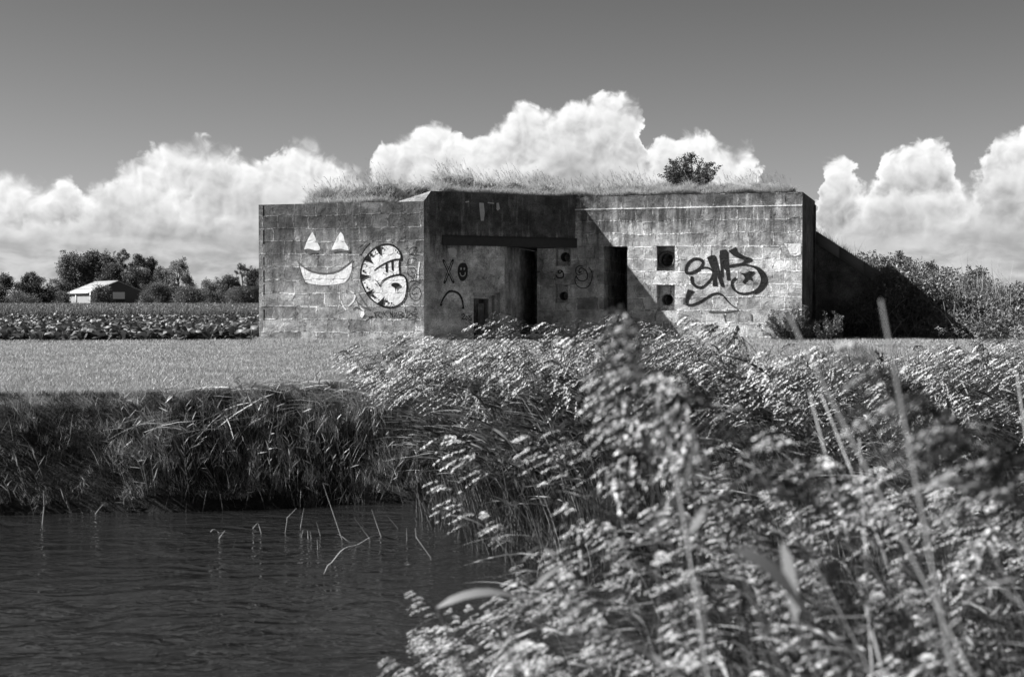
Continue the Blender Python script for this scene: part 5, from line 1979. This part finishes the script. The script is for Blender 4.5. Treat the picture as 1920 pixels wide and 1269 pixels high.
T = [
    (62, 507, 86, 150, 'conifer_bush', 'broad dark pointed conifer bush left of the barn', 'bush', 'treedark', 'cone', 1, 1.2, 1.0),
    (8, 515, 44, 260, 'tree', 'low rounded tree at the left edge, behind the dark conifer bush', 'tree', 'tree', 'round', 2, 1.5, 1.0),
    (-60, 505, 80, 255, 'tree', 'rounded tree beyond the left edge of the field', 'tree', 'tree', 'round', 29, 1.5, 1.0),
    (100, 520, 30, 270, 'pale_tree', 'small pale tree showing between the conifer bush and the tall trees', 'tree', 'treelight', 'airy', 3, 1.4, 1.0),
    (142, 474, 66, 285, 'tree', 'tall dark tree with a ragged crown above the left end of the barn roof', 'tree', 'tree', 'tall', 4, 1.5, 1.0),
    (176, 468, 56, 288, 'tree', 'tall dark tree right behind the barn roof, second from the left of the row', 'tree', 'tree', 'tall', 5, 1.5, 1.0),
    (203, 471, 40, 292, 'tree', 'narrow dark tree directly left of the pale tallest tree', 'tree', 'tree', 'tall', 6, 1.5, 1.0),
    (232, 461, 36, 290, 'pale_tree', 'pale airy tree, the tallest of the row behind the barn', 'tree', 'treelight', 'airy', 7, 1.4, 1.3),
    (262, 474, 36, 290, 'tree', 'dark tree directly right of the pale tallest tree', 'tree', 'tree', 'tall', 8, 1.5, 1.0),
    (286, 478, 26, 292, 'tree', 'narrow pointed dark tree near the right end of the row', 'tree', 'tree', 'tall', 9, 1.5, 1.0),
    (210, 492, 66, 278, 'tree', 'grey-green rounded tree rising just above the barn ridge', 'tree', 'tree', 'round', 10, 1.5, 1.0),
    (262, 500, 60, 276, 'tree', 'rounded tree right of the barn gable in front of the dark row', 'tree', 'tree', 'round', 11, 1.5, 1.0),
    (334, 488, 72, 280, 'airy_tree', 'wide open-crowned tree with sky showing through, right end of the row', 'tree', 'treelight', 'airy', 12, 1.4, 1.9),
    (306, 500, 44, 282, 'tree', 'dark rounded tree beside the open-crowned tree', 'tree', 'tree', 'round', 13, 1.5, 1.0),
    (120, 528, 52, 272, 'tree', 'low tree behind the left eave of the barn', 'tree', 'tree', 'round', 14, 1.5, 1.0),
    (300, 528, 66, 262, 'hedge_bush', 'large rounded bush right of the barn gable', 'bush', 'tree', 'bush', 15, 1.4, 1.0),
    (352, 534, 70, 255, 'hedge_bush', 'wide bush under the open-crowned tree', 'bush', 'tree', 'bush', 16, 1.4, 1.0),
    (392, 524, 50, 262, 'hedge_bush', 'bush in the low gap between the tree row and the farther house', 'bush', 'treelight', 'bush', 17, 1.4, 1.0),
    (425, 515, 46, 272, 'tree', 'small tree left of the farther house roof', 'tree', 'tree', 'round', 18, 1.4, 1.0),
    (455, 490, 34, 275, 'pale_tree', 'pale airy tree above the farther house beside the bunker', 'tree', 'treelight', 'airy', 19, 1.4, 1.5),
    (482, 503, 46, 268, 'tree', 'flat-topped dark tree touching the left edge of the bunker', 'tree', 'treedark', 'round', 20, 1.4, 1.0),
    (505, 512, 60, 262, 'tree', 'dark tree mostly hidden behind the bunker wing', 'tree', 'tree', 'round', 21, 1.4, 1.0),
    (452, 538, 62, 190, 'hedge_bush', 'dark rounded bush in front of the farther house', 'bush', 'tree', 'bush', 22, 1.4, 1.0),
    (402, 545, 40, 200, 'hedge_bush', 'low bush left of the farther house', 'bush', 'tree', 'bush', 23, 1.4, 1.0),
    (118, 545, 40, 200, 'hedge_bush', 'bush at the left corner of the barn', 'bush', 'tree', 'bush', 24, 1.4, 1.0),
    (192, 534, 46, 190, 'hedge_bush', 'pointed bush in front of the barn wall, left of its white door', 'bush', 'tree', 'bush', 25, 1.4, 1.0),
    (272, 547, 40, 200, 'hedge_bush', 'low bush at the right corner of the barn', 'bush', 'tree', 'bush', 26, 1.4, 1.0),
    (45, 548, 70, 140, 'hedge_bush', 'low hedge bush in front of the dark conifer bush', 'bush', 'tree', 'bush', 27, 1.4, 1.0),
    (5, 540, 50, 150, 'hedge_bush', 'low dark bush at the left edge of the field', 'bush', 'treedark', 'bush', 28, 1.4, 1.0),
    # right, behind the mound
    (1692, 466, 56, 50, 'tree', 'small pale tree standing on the mound, tallest right of the sloping wall', 'tree', 'treelight', 'airy', 40, 2.2, 1.5),
    (1742, 487, 52, 52, 'tree', 'small rounded tree second from the sloping wall on the mound', 'tree', 'tree', 'round', 41, 2.4, 1.0),
    (1780, 503, 46, 54, 'tree', 'low tree between the rounded tree and the dark one on the mound', 'tree', 'tree', 'round', 42, 2.4, 1.0),
    (1832, 501, 56, 48, 'tree', 'dark bushy tree at the right end of the mound', 'tree', 'shrub', 'round', 43, 2.3, 1.2),
    (1880, 541, 34, 110, 'tree', 'small tree far behind the right end of the mound', 'tree', 'tree', 'round', 44, 1.6, 1.0),
    (1912, 552, 50, 170, 'hedge_bush', 'distant bush at the right edge of the picture', 'bush', 'tree', 'bush', 45, 1.4, 1.0),
    (1985, 548, 90, 170, 'hedge_bush', 'distant wide bush beyond the right edge', 'bush', 'tree', 'bush', 46, 1.4, 1.0),
    (1655, 497, 50, 42, 'hedge_bush', 'bush at the lower end of the sloping wall', 'bush', 'treelight', 'bush', 47, 2.2, 0.8),
]
for px, top, wd, d, nm, lb, cat, mt, kd, sd_, lp, dn in T:
    tree(nm, px, top, wd, d, lb, cat, mt, kd, sd_, leafpx=lp, dens=dn * 1.25)


def bush_at(name, x, y, z, W_, H, label, mat, seed, n, size, kind='dome', cat='bush', stems=True, aspect=0.4):
    """close shrub: branching stems with leaves along the twigs"""
    r = np.random.default_rng(seed)
    root = empty(name, (x, y, z))
    tw = MB()
    lf = MB()
    tips = []
    for b_ in range(34 if kind == 'shrub' else 22):
        a = r.uniform(0, 2 * np.pi)
        sp = r.uniform(0.1, 1.0) ** 0.7
        end = np.array([math.cos(a) * W_ / 2 * sp, math.sin(a) * W_ / 2 * sp * 0.8, H * (1 - 0.62 * sp ** 1.6) * r.uniform(0.65, 1.0)])
        mid = end * np.array([0.55, 0.55, 0.40]) + r.normal(0, 0.03 * W_, 3)
        path = np.array(cr([(0.04 * W_ * math.cos(a), 0.04 * W_ * math.sin(a), -0.03), tuple(mid), tuple(end)], 5))
        V, Q = tube(path, np.linspace(0.014, 0.003, len(path)) * W_ / 1.6, 4)
        tw.add(V, Q)
        tips.append(path)
        for q in range(7):
            k = r.integers(len(path) // 3, len(path))
            p0 = path[k]
            dr = unit(end * [1, 1, 0.6] + r.normal(0, 0.6, 3) * W_ / 2 + [0, 0, 0.25])
            L = r.uniform(0.08, 0.22) * W_ / 1.6
            s_ = np.linspace(0, 1, 4)
            pp = p0 + dr * (L * s_)[:, None]
            V, Q = tube(pp, [0.004, 0.003, 0.002, 0.001], 3)
            tw.add(V, Q)
            tips.append(pp)
    A_ = np.concatenate([np.stack([np.interp(np.linspace(0.3, 1, 14), np.linspace(0, 1, len(p_)), p_[:, i]) for i in range(3)], 1) for p_ in tips])
    pick = r.integers(0, len(A_), n)
    P = A_[pick] + r.normal(0, 0.014, (n, 3)) * W_
    ax = unit(r.normal(0, 1, (n, 3)) + [0, 0, 0.5])
    bx = unit(np.cross(ax, r.normal(0, 1, (n, 3))))
    s_ = size * r.uniform(0.6, 1.3, n)
    V = np.stack([P, P + ax * (s_ * 0.5)[:, None] + bx * (s_ * aspect * 0.5)[:, None], P + ax * s_[:, None], P + ax * (s_ * 0.5)[:, None] - bx * (s_ * aspect * 0.5)[:, None]], 1).reshape(-1, 3)
    lf.add(V, np.arange(4 * n).reshape(-1, 4))
    lf.build('foliage', M[mat], root)
    tw.build('stem', M['bark'], root)
    tag(root, label, cat)
    return root


p0 = at(1292, 352, 33.6)
bush_at('roof_shrub', p0[0], 33.3, ROOF + 0.08, 1.62, 0.98, 'dark bushy shrub growing alone on the bunker roof above the looping tag', 'shrub', 61, 9000, 0.055, 'shrub')
g0 = on_z(1478, 641)
bush_at('weed_bush', 6.05, 31.0, 0.0, 1.25, 0.92, 'dark leafy weed against the front wall near its right corner', 'shrub', 62, 5200, 0.060, 'shrub', aspect=0.25)
bush_at('weed_bush', 7.0, 31.4, 0.0, 0.9, 0.75, 'leafy weed at the foot of the end wall, right of the corner', 'bramble', 63, 2600, 0.06, 'shrub', aspect=0.25)

# dry stems and grass at the foot of the walls
def wall_grass():
    mb = MB()
    n = 9000
    seg = rng.integers(0, 3, n)
    P = np.zeros((n, 3))
    for i in range(n):
        w = (wW, wM, wR)[seg[i]]
        q, o_ = rng.uniform(0, w.L), abs(rng.normal(0, 0.16)) + 0.02
        P[i] = w.P(q, 0, o_)
    P[:, 2] = ground_z(P[:, 0], P[:, 1]) - 0.01
    tall = np.clip(vnoise(P[:, 0], P[:, 1], 51, 3, 1.5) + 0.35, 0.1, 1) * np.interp(P[:, 0], [-6, -2, 1, 3, 6.4], [0.75, 0.8, 1.5, 1.7, 1.9])
    h = rng.uniform(0.05, 0.20, n) * tall + 0.03
    lean = np.stack([rng.normal(0, 0.5, n), rng.normal(-0.15, 0.35, n), np.zeros(n)], 1)
    V, Q = blades(P, h, rng.uniform(0.002, 0.005, n), lean, 0.6, 3, curl=0.1)
    mb.add(V, Q)
    # a few tall thin ones in front of the front wall
    n = 90
    q = rng.uniform(0.6, 5.1, n)
    P = np.array([wR.P(a, -0.01, rng.uniform(0.05, 0.6)) for a in q])
    lean = np.stack([rng.normal(-0.1, 0.55, n), rng.normal(0, 0.1, n), np.zeros(n)], 1)
    V, Q = blades(P, rng.uniform(0.3, 0.95, n), np.full(n, 0.0028), lean, 0.6, 5)
    mb.add(V, Q)
    tag(mb.build('wall_grass', M['roofg']), 'rough grass and thin dry stems along the foot of the bunker walls', 'grass', kind='stuff')


wall_grass()


# ------------------------------------------------------------------ mound cover
def mound_cover():
    mb = MB()
    n = 30000
    x = rng.uniform(7.2, 19, n)
    y = rng.uniform(28.8, 43, n)
    m_ = mound(x, y)
    foot = np.interp(x, [7.3, 9.0, 9.6, 11.0, 14, 18], [34.3, 33.8, 31.9, 30.0, 30.4, 32])
    keep = (y > foot) & ((m_ > 0.01) | (y < foot + 1.2)) & ~((x < 9.1) & (y < 34.3)) & (y > E2[1] + (x - E2[0]) * U[1] / U[0] + 0.35 * (x < G2[0]))
    x, y = x[keep], y[keep]
    z = ground_z(x, y)
    n = len(x)
    tus = vnoise(x, y, 71, 3, 1.1)
    h = rng.uniform(0.15, 0.5, n) * (1 + 0.6 * tus) * np.where(x < 10, 0.6, 1.0)
    lean = np.stack([rng.normal(-0.2, 0.35, n), rng.normal(-0.15, 0.3, n), np.zeros(n)], 1)
    V, Q = blades(np.stack([x, y, z], 1), h, rng.uniform(0.004, 0.009, n), lean, 0.7, 4, curl=0.15)
    mb.add(V, Q)
    tag(mb.build('mound_grass', M['bank']), 'tall rough grass covering the earth mound right of the bunker', 'grass', kind='stuff')
    # bramble leaves
    mb = MB()
    C, Rr = [], []
    r = np.random.default_rng(9)
    for _ in range(320):
        x = r.uniform(8.9, 17.5)
        y = r.uniform(29.8, 37.0)
        f_ = np.interp(x, [9.0, 9.6, 11.0, 14, 18], [33.9, 32.0, 30.2, 30.6, 32.4])
        if y < f_ or (x < 9.3 and y < 34):
            continue
        z = float(ground_z(x, y))
        k = r.uniform(0.18, 0.42)
        C.append((x, y, z + k * 0.7)); Rr.append(k)
    for _ in range(60):         # heaped behind the end of the wall
        x = r.uniform(8.7, 10.3)
        C.append((x, r.uniform(33.9, 35.0), r.uniform(0.9, 1.75) - 0.15 * (x - 8.7))); Rr.append(r.uniform(0.14, 0.3))
    for _ in range(90):         # against the lower end of the sloping wall and along its foot
        x = r.uniform(7.6, 9.9)
        line = E2[1] + (x - E2[0]) * U[1] / U[0]
        y = line - r.uniform(0.15, 0.9)
        k = r.uniform(0.12, 0.34)
        top_ = np.interp(x, [7.6, 8.3, 8.8, 9.9], [0.45, 0.9, 1.55, 1.45])
        C.append((x, y, max(0.1, r.uniform(0.0, top_)))); Rr.append(k)
    leaf_cloud(mb, C, Rr, 80000, 0.075, r, shell=0.3, aspect=0.5, up=0.2)
    tag(mb.build('bramble', M['bramble']), 'dark tangled brambles on the near slope of the mound', 'brambles', kind='stuff')
    # tall pale stems
    mb = MB()
    n = 260
    px = np.concatenate([r.normal(1805, 22, 90), r.normal(1865, 22, 90), r.uniform(1650, 1910, 50), r.uniform(1535, 1640, 30)])
    d = np.concatenate([r.uniform(32.5, 35, 230), r.uniform(36, 37.5, 30)])
    x = (px - CX) / FPX * d
    z = ground_z(x, d)
    H = np.concatenate([r.uniform(0.5, 1.15, 180), r.uniform(0.4, 0.9, 50), r.uniform(0.3, 0.75, 30)])
    lean = np.stack([r.normal(-0.25, 0.25, n), r.normal(0, 0.1, n), np.zeros(n)], 1)
    V, Q = blades(np.stack([x, d, z], 1), H, r.uniform(0.004, 0.009, n), lean, 0.8, 6)
    mb.add(V, Q)
    # stems arching up out of the shade in front of the sloping wall
    n_ = 90
    xx = r.uniform(6.9, 10.2, n_)
    yy = E2[1] + (xx - E2[0]) * U[1] / U[0] - r.uniform(0.1, 1.0, n_)
    lean = np.stack([r.normal(0.35, 0.35, n_), r.normal(-0.1, 0.1, n_), np.zeros(n_)], 1)
    V, Q = blades(np.stack([xx, yy, np.zeros(n_)], 1), r.uniform(0.35, 1.25, n_), r.uniform(0.003, 0.006, n_), lean, 0.8, 6)
    mb.add(V, Q)
    # dry grass along the top of the sloping wall
    q = r.uniform(0.0, 1.0, 420)
    P = np.array([wS.P(a * wS.L, zs0 + (zs1 - zs0) * a - 0.02, -0.1 - 0.3 * b) for a, b in zip(q, r.uniform(0, 1, 420))])
    lean = np.stack([r.normal(-0.1, 0.5, 420), r.normal(0, 0.2, 420), np.zeros(420)], 1)
    V, Q = blades(P, r.uniform(0.04, 0.16, 420) * np.where(r.uniform(0, 1, 420) < 0.12, 3.5, 1), np.full(420, 0.004), lean, 0.6, 3)
    mb.add(V, Q)
    # arching bare shoots
    for _ in range(16):
        a = r.uniform(1640, 1900)
        dd = r.uniform(31.5, 33.5)
        x0 = (a - CX) / FPX * dd
        z0 = float(ground_z(x0, dd))
        L = r.uniform(0.6, 1.3)
        s_ = np.linspace(0, 1, 8)
        sg = 1 if r.uniform() < 0.7 else -1
        P = np.stack([x0 + sg * L * 0.6 * s_ ** 1.2, dd + 0 * s_, z0 + L * (s_ - 0.25 * s_ ** 3)], 1)
        V, Q = tube(P, np.linspace(0.005, 0.002, 8), 4)
        mb.add(V, Q)
    tag(mb.build('mound_stems', M['straw']), 'pale tall dead stems standing on the mound', 'dead stems', kind='stuff')


mound_cover()

# ------------------------------------------------------------------ sugar beet field
def beet(seed, detail=1):
    r = np.random.default_rng(seed)
    k = 13
    mb = MB()
    a = np.arange(k) * 2.4 + r.normal(0, 0.3, k)
    el = np.linspace(0.35, 1.35, k) + r.normal(0, 0.1, k)
    L = r.uniform(0.30, 0.46, k)
    s_ = np.linspace(0, 1, 6)
    dr = np.stack([np.cos(a) * np.cos(el), np.sin(a) * np.cos(el), np.sin(el)], 1)
    P = dr[:, None, :] * (L[:, None] * s_)[..., None]
    P[..., 2] -= (L[:, None] * 0.38 * s_ ** 2.5)
    P[..., 0:2] += (np.stack([np.cos(a), np.sin(a)], 1) * L[:, None] * 0.25)[:, None, :] * (s_ ** 2)[None, :, None]
    side = unit(np.cross(dr, [0, 0, 1.0]) + r.normal(0, 0.3, (k, 3)))
    prof = np.array([0.10, 0.13, 0.75, 1.0, 0.8, 0.12])
    W_ = r.uniform(0.06, 0.095, k)
    # three columns: left edge, midrib, right edge, with a wavy margin
    nrm = unit(np.cross(side, dr))
    cols_ = []
    for c, lift in ((-1, 0.35), (0, 0), (1, 0.35)):
        wv = (0.25 * np.sin(s_ * 17 + c * 2)[None, :] + r.normal(0, 0.15, (k, 6))) * (c != 0)
        cols_.append(P + side[:, None, :] * (c * W_[:, None] * prof)[..., None] + nrm[:, None, :] * (W_[:, None] * prof * (lift + wv) * 0.8)[..., None])
    V = np.stack(cols_, 2).reshape(-1, 3)      # k, 6, 3
    i = (np.arange(k)[:, None, None] * 18 + np.arange(5)[None, :, None] * 3 + np.arange(2)[None, None, :]).reshape(-1)
    Q = np.stack([i, i + 1, i + 4, i + 3], 1)
    mb.add(V, Q)
    return mb


beets = [beet(300 + i) for i in range(7)]
beet_me = [b_.mesh('sugar_beet', M['beet'], smooth=True) for b_ in beets]
pts = []
rowdir = np.array([math.cos(R(-4)), math.sin(R(-4))])
rb = np.random.default_rng(12)
for j in range(100):
    y0 = 31.3 + 0.48 * j
    for x in np.arange(-34, -3.0, 0.27):
        xx = x + rb.normal(0, 0.05)
        yy = y0 + (xx + 9) * -0.09 * -1 + rb.normal(0, 0.06)
        if yy > 67 or xx / yy < -0.43 or xx / yy > -0.155:
            continue
        if xx > D2[0] - 0.35 and yy < 38:
            continue
        pts.append((xx, yy))
pts.sort(key=lambda p_: p_[1])
vis = [p_ for p_ in pts if -0.37 < p_[0] / p_[1] < -0.17]
near_b = set(vis[:300])
beet_mass = MB()
bl = ['large-leaved sugar beet plant in the front rows of the field left of the bunker']
for (x, y) in pts:
    k = int(rb.integers(0, 7))
    sc = rb.uniform(0.9, 1.2)
    rz = rb.uniform(0, 6.28)
    if (x, y) in near_b:
        o = inst('sugar_beet', beet_me[k], None, (x, y, -0.01), (0, 0, rz), sc)
        tag(o, bl[0], 'beet plant', 'sugar beets in the front rows')
    else:
        c_, s_ = math.cos(rz) * sc, math.sin(rz) * sc
        Rm = np.array([[c_, s_, 0], [-s_, c_, 0], [0, 0, sc]])
        V, F = beets[k].arrays()
        beet_mass.add(V @ Rm + np.array([x, y, -0.01]), F[0])
tag(beet_mass.build('beet_crop', M['beet'], smooth=True), 'rows of sugar beet stretching away behind the front rows', 'crop', kind='stuff')

# rougher growth beyond the beets
mb = MB()
n = 60000
y = 66 + 110 * rng.uniform(0, 1, n) ** 1.7
x = rng.uniform(-0.44, -0.13, n) * y
z = np.zeros(n)
V, Q = blades(np.stack([x, y, z], 1), rng.uniform(0.35, 0.78, n) * (1 + 0.1 * vnoise(x, y, 4, 3, 0.3)), 0.02 * (y / 80), rng.normal(0, 0.35, (n, 3)) * [1, 1, 0], 0.6, 3)
mb.add(V, Q)
n = 30000
y = 66 + 60 * rng.uniform(0, 1, n) ** 1.7
x = rng.uniform(-0.44, -0.13, n) * y
C = np.stack([x, y, rng.uniform(0.2, 0.7, n)], 1)
ax = unit(rng.normal(0, 1, (n, 3)))
bx = unit(np.cross(ax, rng.normal(0, 1, (n, 3))))
s_ = 0.10 * (y / 80)
V = np.stack([C, C + (ax + bx * 0.6) * (s_ / 2)[:, None], C + ax * s_[:, None], C + (ax - bx * 0.6) * (s_ / 2)[:, None]], 1).reshape(-1, 3)
mb.add(V, np.arange(4 * n).reshape(-1, 4))
tag(mb.build('field_margin', M['margin']), 'rough uneven growth between the beet field and the farm buildings', 'vegetation', kind='stuff')

# distant low hedgerow, a mass on the horizon
mb = MB()
r = np.random.default_rng(19)
C, Rr = [], []
for a in np.arange(-0.42, 0.46, 0.0045):
    for q in range(2):
        y = 330 + r.uniform(-10, 10)
        C.append((a * y, y, r.uniform(0.5, 2.3))); Rr.append(r.uniform(1.0, 2.0))
leaf_cloud(mb, C, Rr, 42000, 0.55, r, shell=0.3)
tag(mb.build('far_hedgerow', M['tree']), 'thin dark hedgerow along the horizon', 'hedgerow', kind='stuff')

# ------------------------------------------------------------------ farm buildings far behind the field
M['roofpale'] = plain_mat('pale_roof_sheet', 0.24, 0.5, 0.25, 0.6, 0.0)
M['roofline'] = plain_mat('roof_sheet_dark_strip', 0.18, 0.6, 0.2, 0.6, 0.0)
M['gable'] = plain_mat('dark_gable', 0.055, 0.8, 0.2, 1.0, 0.0)
M['wallpale'] = plain_mat('pale_cladding', 0.18, 0.7, 0.2, 1.0, 0.0)
M['white'] = plain_mat('white_trim', 0.45, 0.6, 0.1, 1.0, 0.0)
M['tile'] = plain_mat('roof_tile', 0.12, 0.8, 0.4, 3.0, 0.2)


def barn():
    d0 = 240.0
    def p(px, py, d): return at(px, py, d)
    root = empty('barn', (p(200, 565, d0)[0], d0, 0))
    O = np.array([p(200, 565, d0)[0], d0, 0])
    z_of = lambda py, d: CAMH + (HY - py) / FPX * d
    # gable plane corners (near), side wall runs back to the left
    gl = p(171, 547, 240.0); gp = p(222, 528.5, 241.5); gr = p(273, 549, 243.0)
    eave, ridge = gl[2], gp[2]
    back = np.array([-8.0, 14.0, 0.0])
    glb, gpb, grb = gl + back, gp + back, gr + back
    def pts(*a): return [tuple(np.array(q) - O) for q in a]
    g = lambda q: np.array([q[0], q[1], 0.0])
    obj('gable', pts(g(gl), g(gr), gr, gp, gl), [[0, 1, 2, 3, 4]], M['gable'], root)
    obj('side_wall', pts(g(glb), g(gl), gl, glb), [[0, 1, 2, 3]], M['wallpale'], root)
    obj('rear_wall', pts(g(glb), g(grb), grb, gpb, glb), [[0, 1, 2, 3, 4]], M['gable'], root)
    obj('far_wall', pts(g(gr), g(grb), grb, gr), [[0, 1, 2, 3]], M['gable'], root)
    up = np.array([0, 0, 0.25])
    ov = np.array([-0.5, -0.2, -0.12])
    roofm = MB()
    A_, B_, C_, D_ = gl + ov, gp + up, gpb + up, glb + ov
    for s0_, s1_, k in ((0, 1, 0),):
        roofm.add(pts(A_, B_, C_, D_, A_ - up * 0.6, B_ - up * 0.6, C_ - up * 0.6, D_ - up * 0.6), [(0, 1, 2, 3), (0, 4, 5, 1), (3, 2, 6, 7), (0, 3, 7, 4)])
    E_ = gr + np.array([0.5, 0.2, -0.12]); F_ = grb + np.array([0.5, 0.2, -0.12])
    roofm.add(pts(E_, B_, C_, F_, E_ - up * 0.6, B_ - up * 0.6), [(1, 0, 3, 2), (0, 4, 5, 1)])
    rf = roofm.build('roof', M['roofpale'], root)
    st_ = MB()
    for t_ in (0.30, 0.62, 0.82):
        a, b_ = A_ + (B_ - A_) * t_, A_ + (B_ - A_) * (t_ + 0.05)
        c, d_ = D_ + (C_ - D_) * (t_ + 0.05), D_ + (C_ - D_) * t_
        st_.add(pts(a + up * 0.15, b_ + up * 0.15, c + up * 0.15, d_ + up * 0.15), [(0, 1, 2, 3)])
    st_.build('roof_strips', M['roofline'], rf)
    # door, dark opening, post
    f = lambda t_, z: np.array([gl[0] + (gr[0] - gl[0]) * t_, gl[1] + (gr[1] - gl[1]) * t_ - 0.06, z])
    obj('door', pts(f(0.40, 1.3), f(0.62, 1.3), f(0.62, 2.45), f(0.40, 2.45)), [[0, 1, 2, 3]], M['white'], root)
    obj('opening', pts(f(0.46, 0.0), f(0.62, 0.0), f(0.62, 1.28), f(0.46, 1.28)), [[0, 1, 2, 3]], M['dark'], root)
    mbp = MB()
    for q in (gl, gl * 0.35 + glb * 0.65):
        c = q - O
        mbp.box((c[0] - 0.12, c[1] - 0.35, 0), (c[0] + 0.12, c[1] - 0.1, q[2] - 0.1))
    mbp.build('post', M['white'], root)
    tag(root, 'low barn with pale ribbed roof, dark gable and white door beyond the beet field', 'barn')


barn()


def house():
    d0 = 230.0
    O = np.array([at(455, 565, d0)[0], d0, 0])
    root = empty('farmhouse', tuple(O))
    pts = lambda *a: [tuple(np.array(q) - O) for q in a]
    a0, a1 = at(424, 546, d0), at(440, 536, d0 + 1)
    a2 = at(458, 545, d0 + 2)
    bk = np.array([6.0, 5.0, 0])
    g = lambda q: np.array([q[0], q[1], 0.0])
    obj('gable', pts(g(a0), g(a2), a2, a1, a0), [[0, 1, 2, 3, 4]], M['white'], root)
    r0, r1 = a1, at(520, 536, d0 + 8)
    e0, e1_ = a2, at(530, 548, d0 + 7)
    obj('roof', pts(e0, e1_, r1, r0), [[0, 1, 2, 3]], M['tile'], root)
    l0, l1 = a0, a0 + (r1 - r0)
    obj('roof', pts(l0, r0, r1, l1), [[0, 1, 2, 3]], M['roofpale'], root)
    obj('wall', pts(g(e0), g(e1_), e1_, e0), [[0, 1, 2, 3]], M['gable'], root)
    tag(root, 'white-gabled house with dark tiled roof, partly hidden by the left end of the bunker', 'house')


house()
h2 = empty('farmhouse', (at(12, 565, 240)[0], 240, 0))
b_ = MB()
w_ = 2.6
b_.add([(-w_, 0, 0), (w_, 0, 0), (w_, 0, 1.2), (-w_, 0, 1.2), (w_, 3, 0), (w_, 3, 1.2), (-w_, 3, 0), (-w_, 3, 1.2)], [(0, 1, 2, 3), (1, 4, 5, 2), (4, 6, 7, 5), (6, 0, 3, 7)])
b_.build('wall', M['wallpale'], h2)
b_ = MB()
b_.add([(-w_ - 0.2, -0.2, 1.15), (w_ + 0.2, -0.2, 1.15), (w_ + 0.2, 1.5, 2.8), (-w_ - 0.2, 1.5, 2.8), (w_ + 0.2, 3.2, 1.15), (-w_ - 0.2, 3.2, 1.15)], [(0, 1, 2, 3), (3, 2, 4, 5)])
b_.build('roof', M['roofpale'], h2)
tag(h2, 'small house with a pale roof glimpsed at the left edge beside the dark conifer bush', 'house')
